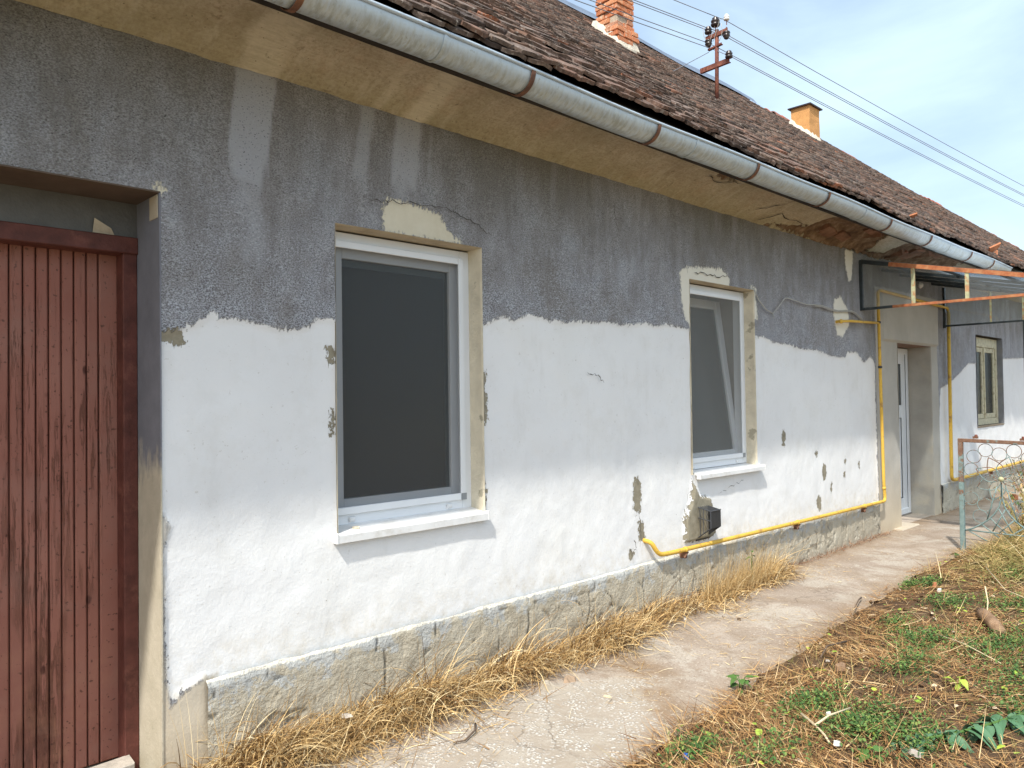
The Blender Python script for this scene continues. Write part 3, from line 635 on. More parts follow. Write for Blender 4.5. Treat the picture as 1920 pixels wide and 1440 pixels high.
# bricks and laths bared where the soffit plaster fell away
bare_p = hp(empty('bared_brickwork', (5, .2, 0))); bare_p.location = (0, 0, 0)
for k in range(26):
    bx = random.uniform(6.7, 10.2); by = random.uniform(-.44, -.05)
    if 8.1 < bx < 9.0 and by < -.08: continue
    if bx < 7.0 and by < -.14: continue
    zz = 3.042 + .15*(-by/.49) + .03*sin(-by/.49*pi) + .012
    b = MB().bbox(-.11, .11, -.05, .05, -.03, .03, .006); q = b.build('brick', DARKBRICK if k % 6 else SHARDDULL, bare_p)
    q.location = (bx, by, zz+.022+random.uniform(0, .015)); q.rotation_euler = (-.3+random.uniform(-.06, .06), random.uniform(-.15, .15), random.choice([0, 0, 1.57])+random.uniform(-.15, .15))
for pts in ([(4.9,-.30),(5.1,-.27),(5.35,-.34)], [(5.9,-.12),(6.1,-.25),(6.2,-.42),(6.6,-.49)], [(6.1,-.05),(6.3,-.16),(6.8,-.14)], [(5.2,-.42),(5.6,-.40),(5.7,-.46)], [(9.0,-.1),(9.4,-.3),(9.9,-.35)]):
    c = crack(pts, .012, 0, sub=5, jit=.02); c.v = [(x, z, 3.036 + .15*(-z/.49) + .03*sin(max(0, min(1, -z/.49))*pi) - .002) for x, y, z in c.v]
    hp(c.build('crack', CRACKM))

gut = MB(); gx = np.concatenate([np.arange(-2.5, 11.7, .12), [11.7]]); nseg = 22; R = .09
vs = []; fs = []
for k, x in enumerate(gx):
    sag = .006*math.sin(x*1.3)+.004*math.sin(x*3.1)
    prof = []
    for q in range(nseg+1):
        a = pi*(1+q/nseg) if False else pi - (-pi)*q/nseg   # from -y lip round the bottom to the wall side
        prof.append((-.57+R*cos(a), 3.17+R*sin(a)))
    lip = [(-.57-R-.002+.009*cos(t), 3.172+.009*sin(t)) for t in (0, -1.5, -2.6, -3.8, -4.9)]
    prof = lip[::-1][:0] + prof
    for (y, z) in prof: vs.append((x, y, z+sag))
npf = nseg+1
for k in range(len(gx)-1):
    for q in range(npf-1): a = k*npf+q; fs.append((a, a+1, a+npf+1, a+npf))
gut.add(vs, fs)
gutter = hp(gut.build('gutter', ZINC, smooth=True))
md = gutter.modifiers.new('thick', 'SOLIDIFY'); md.thickness = .003
q = MB().tube([(x, -.57-R-.004, 3.172+.006*math.sin(x*1.3)+.004*math.sin(x*3.1)) for x in gx], .009, 8).build('rolled_lip', ZINC, gutter, True)
def arc_band(x, w, r, mat, name, parent, a0=-.12, a1=1.0, t=.004, hook=False):
    vs = []; fs = []; n = 20; sag = .006*math.sin(x*1.3)+.004*math.sin(x*3.1)
    for k in range(n+1):
        a = pi + pi*(a0+(a1-a0)*k/n)
        for rr in (r, r+t):
            for xx in (x-w/2, x+w/2): vs.append((xx, -.57+rr*cos(a), 3.17+rr*sin(a)+sag))
    for k in range(n):
        a = k*4; b_ = a+4
        fs += [(a+2, a+3, b_+3, b_+2), (a, b_, b_+1, a+1), (a, a+2, b_+2, b_), (a+1, b_+1, b_+3, a+3)]
    fs += [(0, 1, 3, 2), (n*4, n*4+2, n*4+3, n*4+1)]
    return MB().add(vs, fs).build(name, mat, parent)
for x in (-.9, .3, 1.468, 2.712, 3.779, 4.969, 6.127, 7.465, 8.574, 9.951, 10.873): arc_band(x, .028, R+.006, BRACKET, 'gutter_bracket', gutter, a0=-.03)
for x in (2.16, 4.2, 6.9, 9.2, 11.2): arc_band(x, .02, R+.001, ZINC, 'seam', gutter, a0=0, t=.003)
mb = MB().box(XL, XR, -.475, -.44, 3.12, 3.24); hp(mb.build('fascia_board', DARK))

# ------------------------------------------------------------------ roof
EY, EZ, RY, SLOPE = -.62, 3.22, 4.2, .8487
ang = math.atan(SLOPE); UV = np.array([0, cos(ang), sin(ang)]); NV = np.array([0, -sin(ang), cos(ang)])
def sagz(x, v):                                            # how far the old roof has sunk, by place
    x = np.asarray(x, float); far = np.interp(x, [-5, 14.2, 15.5, 18.3, 21.3, 24.1, 27.3, 31, 36], [0, 0, .02, .10, .24, .19, .26, .30, .34])
    return -far*np.clip(v/6.3, 0, 1) + .03*np.sin(x*.8+1)*np.sin(v*.5)*.6 + .018*np.sin(x*2.1+v)
roof = hp(empty('roof', (0, 0, 0)))
roof['label'] = 'pitched roof of dark lichened plain clay tiles'
rxs = np.arange(-3, 34.6, .6); vv = np.linspace(-.02, 6.32, 14)
RX, RV = np.meshgrid(rxs, vv); S = sagz(RX, RV)
Vr = np.stack([RX, EY+RV*cos(ang)+0*RX, EZ+RV*sin(ang)+S-.03], -1).reshape(-1, 3); nz, nx = RX.shape
i, j = np.meshgrid(np.arange(nz-1), np.arange(nx-1), indexing='ij'); i = i.ravel(); j = j.ravel()
np_mesh('roof_deck', Vr, np.stack([i*nx+j, i*nx+j+1, (i+1)*nx+j+1, (i+1)*nx+j], -1), DARK, roof)
bk = MB().add([(-3, RY, 7.26), (34.5, RY, 6.9), (34.5, 9.0, 3.2), (-3, 9.0, 3.2)], [(0, 1, 2, 3)]); bk.build('rear_slope', TILE, roof)
MB().add([(-3, EY, EZ-.03), (-3, RY, 7.26), (-3, 9, 3.2)], [(0, 1, 2)]).build('gable', CORE, roof); MB().add([(34.5, EY, EZ-.03), (34.5, RY, 6.9), (34.5, 9, 3.2)], [(0, 1, 2)]).build('gable', CORE, roof)

TPOLY = np.array([(-.085, .33), (-.085, .022), (-.05, .005), (0, 0), (.05, .005), (.085, .022), (.085, .33)])
TH = .019
def tile_variant(k):
    r = np.random.default_rng(k); p = TPOLY.copy(); p[1:6] += r.normal(0, .004, (5, 2))
    if k % 4 == 3: p[2] += (.01, .02); p[3] += (.01, .015)
    bend = r.normal(0, .004, 7)
    top = np.c_[p, TH+bend]; bot = np.c_[p, bend]
    return np.r_[top, bot]
TV = [tile_variant(k) for k in range(8)]
TF_top = (6, 5, 4, 3, 2, 1, 0)
TF_side = [(k, k+1, k+8, k+7) for k in range(6)]
tiles = []
EXPO = .148
for row in range(-1, 43):
    v0 = row*EXPO-.035 if row >= 0 else -.052
    off = .085 if row % 2 else 0.0
    x = -3.0+off
    rowtilt = random.gauss(0, .004)
    while x < 34.4:
        jx = random.gauss(0, .004); jv = random.gauss(0, .008); rot = random.gauss(0, .018); tilt = random.gauss(0, .014); roll = random.gauss(0, .014); lift = abs(random.gauss(0, .004))
        if row <= 0: jv = abs(random.gauss(0, .012))-.004
        if row > 0 and random.random() < .012: jv -= random.uniform(.03, .10); rot += random.gauss(0, .10); lift += .012
        if row < 3 and random.random() < .05: x += .172; continue
        if row < 0: lift -= .022; tilt -= .10
        tiles.append((x+jx, v0+jv+.006*math.sin(x*1.7+row), rot, .145+tilt, roll, lift+rowtilt*0, random.randrange(8)))
        x += .172
T = np.array(tiles)
def tile_matrix(t):
    x, v, rot, tilt, roll, lift, k = t
    # local: x across, y up slope, z normal ; the tail is raised over the course below
    s0 = float(sagz(x, v)); s1 = float(sagz(x, v+.3)); da = math.atan((s1-s0)/.3)
    M = Matrix.Translation((x, EY+v*cos(ang), EZ+v*sin(ang)+s0)) @ Matrix.Rotation(ang+da, 4, 'X') @ Matrix.Translation((0, 0, .045+lift)) @ Matrix.Rotation(-tilt*.72, 4, 'X') @ Matrix.Rotation(roll, 4, 'Y') @ Matrix.Rotation(rot, 4, 'Z')
    return M
cent = np.stack([T[:, 0], EY+T[:, 1]*cos(ang), EZ+T[:, 1]*sin(ang)], -1); rel = cent-CP
dep = rel@CW; pxx = .5+(27/36)*(rel@CR)/np.maximum(dep, .1); pyy = .5-(36/27*27/36)*(rel@CU)/np.maximum(dep, .1)
vis = (dep > .5) & (pxx > -.01) & (pxx < 1.0) & (pyy > -.02)
dist = np.where(vis, np.linalg.norm(rel, axis=1), 1e9)
near = set(np.argsort(dist)[:300].tolist())
tmesh = []
for k in range(8):
    me = bpy.data.meshes.new('roof_tile'); me.from_pydata([tuple(map(float, q)) for q in TV[k]], [], [TF_top]+TF_side); me.materials.append(TILE); tmesh.append(me)
AV = []; k8 = []
def in_chimney(x, v):
    y = EY+v*cos(ang); return (7.12 < x < 7.44 and 2.0 < y < 2.5) or (13.85 < x < 14.3 and 2.85 < y < 3.35)
for idx, t in enumerate(tiles):
    if in_chimney(t[0], t[1]+.1): continue
    M = tile_matrix(t)
    if idx in near:
        o = bpy.data.objects.new('roof_tile', tmesh[t[6]]); COL.objects.link(o); o.parent = roof; o.matrix_local = M
    else:
        m = np.array(M); AV.append(TV[t[6]]@m[:3, :3].T + m[:3, 3])
AV = np.array(AV); N = len(AV); base = (np.arange(N)*14)[:, None]
me = bpy.data.meshes.new('roof_tiles'); me.vertices.add(N*14); me.vertices.foreach_set('co', AV.astype(np.float32).ravel())
li = np.concatenate([base+np.array(TF_top)[None], (base[:, :, None]+np.array(TF_side)[None]).reshape(N, -1)], axis=1).astype(np.int32)
me.loops.add(li.size); me.loops.foreach_set('vertex_index', li.ravel()); me.polygons.add(N*7)
ls = (np.arange(N)*31)[:, None]+np.array([0, 7, 11, 15, 19, 23, 27])[None]
me.polygons.foreach_set('loop_start', ls.astype(np.int32).ravel()); me.update(calc_edges=True); me.validate()
kind(link('roof_tiles', me, TILE, roof), 'stuff')
# ridge: sheet metal cap, then old half-round ridge tiles
RZ = EZ+(RY-EY)/cos(ang)*sin(ang)
q = MB(); pts = [(-.30, -.145), (-.12, .01), (-.04, .12), (0, .135), (.04, .12), (.30, -.145)]
xs_ = np.arange(-3, 14.01, .5); vs = []; fs = []
for x in xs_:
    for y, z in pts: vs.append((x, RY+y, RZ+z+float(sagz(x, 6.3))))
for k in range(len(xs_)-1):
    for m_ in range(5): a = k*6+m_; fs.append((a, a+6, a+7, a+1))
q.add(vs, fs).build('ridge_cap', RIDGEM, roof)
def half_round(l=.36, r0=.11, r1=.095, n=7):
    vs = []; fs = []
    for xx, r in ((0, r0), (l, r1)):
        for t in (0, .016):
            for k in range(n+1): a = pi*k/n; vs.append((xx, (r-t)*cos(a), (r-t)*sin(a)))
    m_ = n+1
    for k in range(n):
        fs += [(k, k+1, 2*m_+k+1, 2*m_+k), (m_+k, 3*m_+k, 3*m_+k+1, m_+k+1), (k, m_+k, m_+k+1, k+1), (2*m_+k, 2*m_+k+1, 3*m_+k+1, 3*m_+k)]
    fs += [(0, 2*m_, 3*m_, m_), (n, m_+n, 3*m_+n, 2*m_+n)]
    return MB().add(vs, fs)
hr = half_round(); rme = None; REDT = m_plain('red_ridge_tile', (.40, .15, .10), .3, 6, .85, 50, .004, c2=(.20, .16, .14), thr=(.5, .62), amt=.8)
for k in range(60):
    x = 14.5+k*.335
    if x > 34.2: break
    if rme is None: o = hr.build('ridge_tile', REDT, roof); rme = o.data
    else: o = bpy.data.objects.new('ridge_tile', rme); COL.objects.link(o); o.parent = roof
    o.location = (x, RY, RZ-.02+float(sagz(x, 6.3))+random.gauss(0, .008)); o.rotation_euler = (random.gauss(0, .06), random.gauss(0, .03), random.gauss(0, .02))
# loose tile pieces caught at the eaves
for x, y, z, r, s in ((10.9, -.60, 3.30, (.9, .5, .4), 1.0), (8.05, -.60, 3.27, (1.2, .2, .1), .6), (11.35, -.55, 3.28, (.5, .3, .9), .7)):
    b = MB().add([(-.07, -.01, 0), (.07, -.01, 0), (.05, -.01, .15), (-.02, -.01, .17), (-.07, .01, 0), (.07, .01, 0), (.05, .01, .15), (-.02, .01, .17)],
                 [(0, 1, 2, 3), (7, 6, 5, 4), (0, 4, 5, 1), (1, 5, 6, 2), (2, 6, 7, 3), (3, 7, 4, 0)])
    o = b.build('broken_tile', SHARD, roof); o.location = (x, y, z); o.rotation_euler = r; o.scale = (s, s, s)

# ------------------------------------------------------------------ chimneys
def roofz(x, y): v = (y-EY)/cos(ang); return EZ+v*sin(ang)+float(sagz(x, v))
ch = hp(empty('chimney', (0, 0, 0))); ch['label'] = 'bare red brick chimney with crumbling base'
cx0, cx1, cy0, cy1 = 7.11, 7.43, 2.19, 2.51
zb = roofz(7.2, 2.19)-.05
core = MB().box(cx0+.018, cx1-.018, cy0+.018, cy1-.018, zb-.3, zb+1.6); core.build('mortar_core', JOINT, ch)
bl = {}
def brick_mesh(lx, ly, lz, k):
    r = random.Random(k); j = lambda: r.uniform(-.004, .004)
    b = .006; vs = []
    for z, ins in ((0, b), (b, 0), (lz-b, 0), (lz, b)):
        for sx_, sy_ in ((0, 0), (1, 0), (1, 1), (0, 1)):
            vs.append(((lx-ins if sx_ else ins)+j(), (ly-ins if sy_ else ins)+j(), z))
    fs = [(3, 2, 1, 0), (12, 13, 14, 15)]
    for l in range(3):
        for q in range(4): a = l*4+q; c = l*4+(q+1) % 4; fs.append((a, c, c+4, a+4))
    me = bpy.data.meshes.new('brick'); me.from_pydata(vs, [], fs); me.materials.append(BRICK); return me
BL = [brick_mesh(.19, .115, .058, k) for k in range(4)]; BS = [brick_mesh(.115, .115, .058, k+9) for k in range(4)]
def put_brick(me, x, y, z, rot, parent):
    o = bpy.data.objects.new('brick', me); COL.objects.link(o); o.parent = parent
    o.location = (x+random.gauss(0, .004), y+random.gauss(0, .004), z); o.rotation_euler = (random.gauss(0, .012), random.gauss(0, .012), rot+random.gauss(0, .015))
z = zb; row = 0
while z < zb+1.5:
    e = .035 if row < 5 else .0
    W_ = cx1-cx0+2*e; a0, b0, a1, b1 = cx0-e, cy0-e, cx1+e, cy1+e
    L1 = W_-.115-.008
    sc_ = L1/.19
    # pinwheel course of four bricks
    for (x, y, rot) in (((a0, b0, 0), (a1, b0, pi/2), (a1, b1, pi), (a0, b1, -pi/2)) if row % 2 == 0 else ((a0+.123, b0, 0), (a1, b0+.123, pi/2), (a1-.123, b1, pi), (a0, b1-.123, -pi/2))):
        if random.random() < .04 and row > 5: continue
        o = bpy.data.objects.new('brick', random.choice(BL)); COL.objects.link(o); o.parent = ch
        o.location = (x+random.gauss(0, .004), y+random.gauss(0, .004), z); o.rotation_euler = (random.gauss(0, .015), random.gauss(0, .012), rot+random.gauss(0, .02)); o.scale = (sc_, 1, 1)
    z += .067; row += 1
def flaunch(x0, x1, y0, y1, w=.06):
    b = MB(); vs = []; fs = []; n = 28; per = []
    for k in range(n):
        t = k/n*4; s_ = int(t); f = t-s_
        c = [(x0, y0), (x1, y0), (x1, y1), (x0, y1)]; (ax, ay), (bx, by) = c[s_], c[(s_+1) % 4]
        per.append((ax+(bx-ax)*f, ay+(by-ay)*f))
    mx_, my_ = (x0+x1)/2, (y0+y1)/2
    for (x, y) in per:
        dx, dy = x-mx_, y-my_; d = hypot(dx, dy); k = 1+random.uniform(.5, 1.3)*w/d
        X_, Y_ = mx_+dx*k, my_+dy*k
        vs += [(mx_+dx*.98, my_+dy*.98, roofz(x, y)+.16+random.uniform(-.02, .03)), (X_, Y_, roofz(X_, Y_)+.075), (X_, Y_, roofz(X_, Y_))]
    for k in range(n):
        a = k*3; c = ((k+1) % n)*3; fs += [(a, a+1, c+1, c), (a+1, a+2, c+2, c+1)]
    return b.add(vs, fs)
flaunch(cx0-.03, cx1+.03, cy0-.03, cy1+.03, .022).build('mortar_collar', MORTAR, ch)
ch2 = hp(empty('chimney', (0, 0, 0))); ch2['label'] = 'ochre rendered chimney with flat dark cap'
b = MB(); hx0, hx1, hy0, hy1 = 13.87, 14.30, 2.975, 3.33; zt = 6.93
vs = []; fs = []; lv = np.linspace(roofz(14, 3.0)-.3, zt, 9)
for z in lv:
    for (x, y) in ((hx0, hy0), (hx1, hy0), (hx1, hy1), (hx0, hy1)): vs.append((x+random.gauss(0, .003), y+random.gauss(0, .003), z))
for l in range(8):
    for q in range(4): a = l*4+q; c = l*4+(q+1) % 4; fs.append((a, c, c+4, a+4))
b.add(vs, fs).build('chimney_shaft', OCHRE, ch2)
MB().box(hx0-.045, hx1+.045, hy0-.045, hy1+.045, zt, zt+.022).build('chimney_cap', CAPM, ch2)
flaunch(hx0, hx1, hy0, hy1, .05).build('mortar_collar', MORTAR, ch2)

# ------------------------------------------------------------------ windows of the house
def frame_bars(x0, x1, z0, z1, w, y0, y1, wb=None, wt=None):
    b = MB(); wb = wb or w; wt = wt or w
    b.bbox(x0, x0+w, y0, y1, z0, z1); b.bbox(x1-w, x1, y0, y1, z0, z1)
    b.bbox(x0+w, x1-w, y0+.0015, y1-.001, z0, z0+wb); b.bbox(x0+w, x1-w, y0+.0015, y1-.001, z1-wt, z1)
    return b
def pvc_window(name, o, fy, label, tilt=0.0, scr=None):
    x0, x1, z0, z1 = o; z0f = z0+.025; z1f = z1-.012
    fr = hp(frame_bars(x0, x1-.002, z0f, z1f, .066, fy, fy+.07, wb=.058).build('window', PVC)); fr['label'] = label
    # fly screen set on the frame
    s0, s1, t0, t1 = x0+.012, x1-.055, z0f+.052, z1f-.045
    frame_bars(s0, s1, t0, t1, .036, fy-.016, fy-.002, wb=.038).build('fly_screen_frame', PVC, fr)
    MB().add([(s0+.034, fy-.008, t0+.036), (s1-.034, fy-.008, t0+.036), (s1-.034, fy-.008, t1-.034), (s0+.034, fy-.008, t1-.034)], [(0, 1, 2, 3)]).build('fly_screen', scr or SCREEN, fr)
    for xx in (s0-.001, s1-.037):
        MB().box(xx, xx+.038, fy-.0185, fy-.0165, t0-.001, t0+.037).build('corner_piece', GREYCAP, fr)
    # sash behind the screen, tilted in at the top when tilt > 0
    w_, h_ = (x1-x0)-.10, (z1f-z0f)-.10
    sash = frame_bars(-w_/2, w_/2, 0, h_, .075, 0, .055)
    so_ = sash.build('sash', PVC, fr); so_.location = ((x0+x1)/2, fy+.03, z0f+.05); so_.rotation_euler = (-tilt, 0, 0)
    g = MB().box(-w_/2+.07, w_/2-.07, .02, .026, .07, h_-.07).build('pane', WGLASS, fr); g.location = so_.location; g.rotation_euler = (-tilt, 0, 0)
    for xx in (x0+.13, x1-.19):
        MB().bbox(xx, xx+.035, fy-.012, fy-.0005, z0f+.014, z0f+.036, .004).build('drain_cap', PVCDIRTY, fr)
    return fr
w1 = pvc_window('window', O_W1, .111, 'larger white plastic window behind a fly screen, closed')
w2 = pvc_window('window', O_W2, .095, 'white plastic window behind a fly screen, sash tilted inward', tilt=.13, scr=SCREEN_LIT)
MB().box(2.07, 2.88, .19, .205, 2.25, 2.36).build('roller_shutter_box', m_plain('grey_shutter_box', (.40, .41, .42), .1, 5, .6), w1)  # shutter box in one even mid grey
rb = m_plain('pleated_blind', (.20, .20, .19), .08, 5, .9)
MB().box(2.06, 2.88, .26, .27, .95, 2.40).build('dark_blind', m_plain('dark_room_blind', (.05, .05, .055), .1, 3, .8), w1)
MB().box(5.12, 6.08, .44, .45, .95, 2.45).build('curtain', m_plain('added_pale_backing', (.40, .40, .38), .08, 5, .9), w2)  # pale backing, added to lighten the dark room behind the sash
def sill(x0, x1, z, yf, yb, parent, lip=.040):
    b = MB(); zf = z-.0; t = .003
    prof = [(yb, z+.022), (yf+.004, z), (yf, z-.004), (yf, z-lip), (yf+.008, z-lip-.003), (yf+.008, z-.012), (yb, z+.010)]
    vs = [(x, y, zz) for x in (x0, x1) for (y, zz) in prof]; n = len(prof); fs = [tuple(range(n)), tuple(range(n, 2*n))[::-1]]
    for k in range(n): a = k; c = (k+1) % n; fs.append((a, a+n, c+n, c))
    b.add(vs, fs); s_ = b.build('sill', PVCDIRTY, parent)
    for xx in (x0-.004, x1-.004):
        MB().box(xx, xx+.008, yf-.002, yf+.035, z-lip-.001, z+.010).build('sill_end_cap', PVCDIRTY, parent)
    return s_
sill(1.972, 2.955, .905, -.030, .115, w1); sill(5.15, 6.17, .945, -.040, .10, w2, .034)
MB().bbox(2.10, 2.13, .02, .045, .90, .925, .006).build('mortar_lump', CREAM, w1)
# old wooden window 3
w3 = hp(frame_bars(O_W3[0]+.0, O_W3[1]-.005, 1.06, 2.37, .09, .075, .15, wt=.14).build('window', OLDWOOD)); w3['label'] = 'old two-leaf wooden window with flaking cream paint'
for a, b_ in ((12.655, 13.24), (13.26, 13.86)):
    frame_bars(a, b_, 1.155, 2.225, .07, .09, .13).build('casement', OLDWOOD, w3)
    MB().box(a+.065, b_-.065, .108, .112, 1.22, 2.16).build('pane', WGLASS, w3)
MB().bbox(13.235, 13.265, .070, .091, 1.15, 2.23, .004).build('meeting_rail', OLDWOOD, w3)
MB().box(12.6, 13.9, .20, .21, 1.1, 2.3).build('curtain', m_plain('grey_blue_curtain', (.20, .22, .24), .2, 2, .9), w3)
MB().bbox(12.57, 13.95, -.004, .075, 1.035, 1.056, .004).build('sill', m_plain('worn_wood_sill', (.22, .18, .13), .2, 14, .9), w3)

# ------------------------------------------------------------------ big red-brown door
dr = hp(empty('door', (0, 0, 0))); dr['label'] = 'tall brown-red vertical board door with peeling paint'
x = 1.112; edges = [1.112]
ws = [.078, .046, .047, .047, .046, .045, .045, .047, .047, .048, .052, .046, .046, .047, .046, .046, .047, .046, .046, .047, .046, .047, .046, .046, .047, .046, .046, .047]
for k, wd in enumerate(ws):
    x1_ = x; x0_ = x-wd*1.02; x = x0_
    dy = random.uniform(0, .0025)
    b = MB().bbox(x0_+.0024, x1_-.0024, .345+dy, .372, .02, 2.215, .0055); o = b.build('plank', DOORP, dr)
MB().box(-.2, 1.12, .373, .385, .0, 2.24).build('door_back', DARK, dr)
MB().bbox(1.104, 1.163, .258, .385, -.02, 2.27, .004).build('jamb', SHADED_RED, dr)
MB().bbox(-.9, 1.163, .245, .385, 2.200, 2.272, .004).build('head_rail', SHADED_RED, dr)
MB().box(-.9, 1.163, .262, .40, 2.273, 2.424).build('lintel_face', m_plain('dark_grey_lintel_render', (.13, .13, .125), .15, 8, .9, 60, .005), dr)
MB().add([(.985, .258, 2.275), (1.07, .256, 2.273), (1.055, .250, 2.30), (.99, .250, 2.335)], [(0, 1, 2, 3)]).build('plaster_flake', REVTAN, dr)
md_ = MB().box(-.9, 1.16, .262, .42, -.1, .012); hp(md_.build('threshold', m_plain('dusty_threshold', (.35, .30, .24), .15, 12, .9)))
# entrance door
ed = hp(frame_bars(9.46, 10.585, .02, 2.12, .07, .27, .34).build('entrance_door', PVC)); ed['label'] = 'white plastic entrance door with tall dark glass pane'
frame_bars(9.53, 10.515, .06, 2.055, .13, .285, .335, wb=.16).build('door_leaf', PVC, ed)
MB().bbox(9.66, 10.385, .286, .334, 1.24, 1.40, .004).build('middle_rail', PVC, ed)
MB().box(9.655, 10.39, .302, .31, 1.395, 1.93).build('glass_pane', m_plain('dark_obscured_glass', (.06, .075, .08), .1, 20, .15, spec=.6), ed)
MB().box(9.655, 10.39, .305, .315, .215, 1.245).build('lower_panel', PVC, ed)
gsk = m_plain('black_gasket', (.03, .03, .03), .1, 9, .6)
frame_bars(9.66, 10.387, .218, 1.242, .010, .298, .303).build('gasket', gsk, ed); frame_bars(9.66, 10.387, 1.40, 1.928, .010, .298, .301).build('gasket', gsk, ed)
frame_bars(9.526, 10.519, .055, 2.06, .008, .279, .283).build('gasket', gsk, ed)
MB().box(9.443, 10.60, .03, .27, -.08, .004).build('recess_floor', m_plain('entrance_concrete', (.40, .34, .28), .12, 8, .9, 50, .003), ed)
MB().box(9.45, 10.6, .262, .40, -.05, .018).build('threshold', m_plain('dark_threshold', (.24, .22, .20), .1, 9, .7), ed)
st_o = MB().bbox(9.2, 9.75, -.10, .24, -.06, .012, .01); hp(st_o.build('doorstep', m_plain('pale_concrete_step', (.50, .44, .35), .1, 12, .9)))

# ================================================================== things fixed to the house
def smooth_path(pts, r=.05, n=6):
    P = [Vector(p) for p in pts]; outp = [P[0]]
    for i in range(1, len(P)-1):
        a = (P[i-1]-P[i]); b = (P[i+1]-P[i]); ra = min(r, a.length*.45, b.length*.45)
        p0 = P[i]+a.normalized()*ra; p1 = P[i]+b.normalized()*ra
        for k in range(n+1): t = k/n; outp.append(p0*(1-t)**2 + P[i]*2*t*(1-t) + p1*t*t)
    outp.append(P[-1]); return outp
PY = -.055; PR = .0165
gp_ = tag(empty('gas_pipe', (4.5, 0, .4)), 'yellow gas pipe running low along the wall then up beside the entrance', 'pipe')
def gadd(b, name, mat, par, sm=True, off=(4.5, 0, .4)):
    o = b.build(name, mat, par, sm); o.matrix_parent_inverse = Matrix.Translation((-off[0], -off[1], -off[2])); return o
main = smooth_path([(4.47, .02, .535), (4.50, PY+.02, .52), (4.56, PY, .425), (4.70, PY, .418), (6.6, PY, .396), (8.82, PY, .372), (8.79, PY, .55), (8.76, PY, 1.8), (8.745, PY, 2.66), (8.80, PY, 2.69), (11.12, PY, 2.66), (11.15, PY, 2.6)], .06)
gadd(MB().tube(main, PR, 12), 'pipe_run', PIPE, gp_)
gadd(MB().tube(smooth_path([(7.77, .01, 2.283), (7.77, -.045, 2.285), (8.0, PY, 2.30), (8.755, PY, 2.325)], .04), .014, 10), 'branch_pipe', PIPE, gp_)
gadd(MB().lathe((7.77, -.05, 2.283), [(.004, -.02), (.02, -.012), (.024, 0), (.02, .012), (.004, .02)], 10, Vector((0, 1, 0))), 'branch_end', PIPE, gp_)
for z in (2.33, 1.84): gadd(MB().lathe((8.76 if z < 2 else 8.75, PY, z-.012), [(.020, 0), (.022, .004), (.022, .02), (.020, .024)], 12), 'joint_band', BLACKPL, gp_)
for z, x in ((.50, 8.795),): gadd(MB().lathe((x, PY, z), [(.018, 0), (.020, .01), (.018, .03)], 12), 'coupling', PIPE, gp_)
for x in (4.90, 6.72, 8.25):
    zz = np.interp(x, [4.7, 6.6, 8.82], [.418, .396, .372])
    b = MB().box(x-.014, x+.014, -.06, 0, zz-.065, zz-.017).add([(x-.03, -.066, zz-.06), (x+.035, -.066, zz-.02), (x+.02, -.066, zz-.018), (x-.03, -.03, zz-.02)], [(0, 1, 2), (0, 2, 3)])
    gadd(b, 'pipe_bracket', BRACKET, gp_, False)
    gadd(MB().lathe((x-.012, PY, zz), [(PR+.001, 0), (PR+.005, .003), (PR+.005, .021), (PR+.001, .024)], 12, Vector((1, 0, 0))), 'clamp', PIPE, gp_)
gp2 = tag(empty('gas_pipe', (11.15, 0, .4)), 'yellow gas pipe standing beside the far doorway corner and turning along the far wall', 'pipe')
o2 = smooth_path([(11.15, PY, 2.60), (11.13, PY, 1.2), (11.12, PY, .42), (11.25, PY, .40), (29, PY, .42)], .06)
gadd(MB().tube(o2, .022, 12), 'pipe_run', PIPE, gp2, off=(11.15, 0, .4))
for x in (13, 15.5): gadd(MB().box(x-.02, x+.02, -.06, 0, .34, .38), 'pipe_bracket', BRACKET, gp2, False, (11.15, 0, .4))
# cable
cb = [(6.058,2.465),(6.138,2.375),(6.27,2.30),(6.392,2.272),(6.50,2.34),(6.62,2.425),(6.682,2.433),(6.9,2.415),(7.059,2.403),(7.25,2.414),(7.408,2.419),(7.6,2.40),(7.778,2.393),(7.95,2.41),(8.109,2.416),(8.22,2.40),(8.30,2.37),(8.384,2.345)]
co_ = MB().tube([(x, -.022, z) for x, z in cb], .0055, 6); co_.tube([(x, -.020, z-.012) for x, z in cb[9:]], .0045, 6)
co_.tube([(6.392, -.02, 2.27), (6.388, -.035, 2.235)], .004, 5)
tag(co_.build('cable', CABLE, None, True), 'thin grey cable looped loosely across the grey render from second window to canopy', 'cable')
cb2 = MB().tube([(16.0, -.03, 2.9), (16.0, -.03, 1.8), (16.01, -.03, .5)], .012, 6)

# vent hood
vt = tag(empty('vent_cover', (5.13, 0, .45)), 'black plastic vent hood with slats under the second window, over broken plaster', 'vent')
def vadd(b, name, mat): o = b.build(name, mat, vt); o.matrix_parent_inverse = Matrix.Translation((-5.13, 0, -.45)); return o
vx0, vx1 = 5.14, 5.285
prof = [(.0, .455), (0, .70), (-.125, .675), (-.125, .545)]
vadd(MB().box(vx0-.02, vx1+.02, -.012, -.002, .44, .71), 'back_plate', BLACKPL)
b = MB(); vs = [(vx1, y, z) for y, z in prof]+[(vx1-.006, y, z) for y, z in prof]; b.add(vs, [(0, 1, 2, 3), (7, 6, 5, 4), (0, 4, 5, 1), (1, 5, 6, 2), (2, 6, 7, 3), (3, 7, 4, 0)]); vadd(b, 'side_plate', BLACKPL)
vadd(MB().box(vx0+.004, vx1, -.125, -.119, .545, .675), 'front_plate', BLACKPL)
b = MB()
for (y0_, z0_), (y1_, z1_) in zip(prof, prof[1:]+prof[:1]): b.tube([(vx0, y0_, z0_), (vx0, y1_, z1_)], .005, 4)
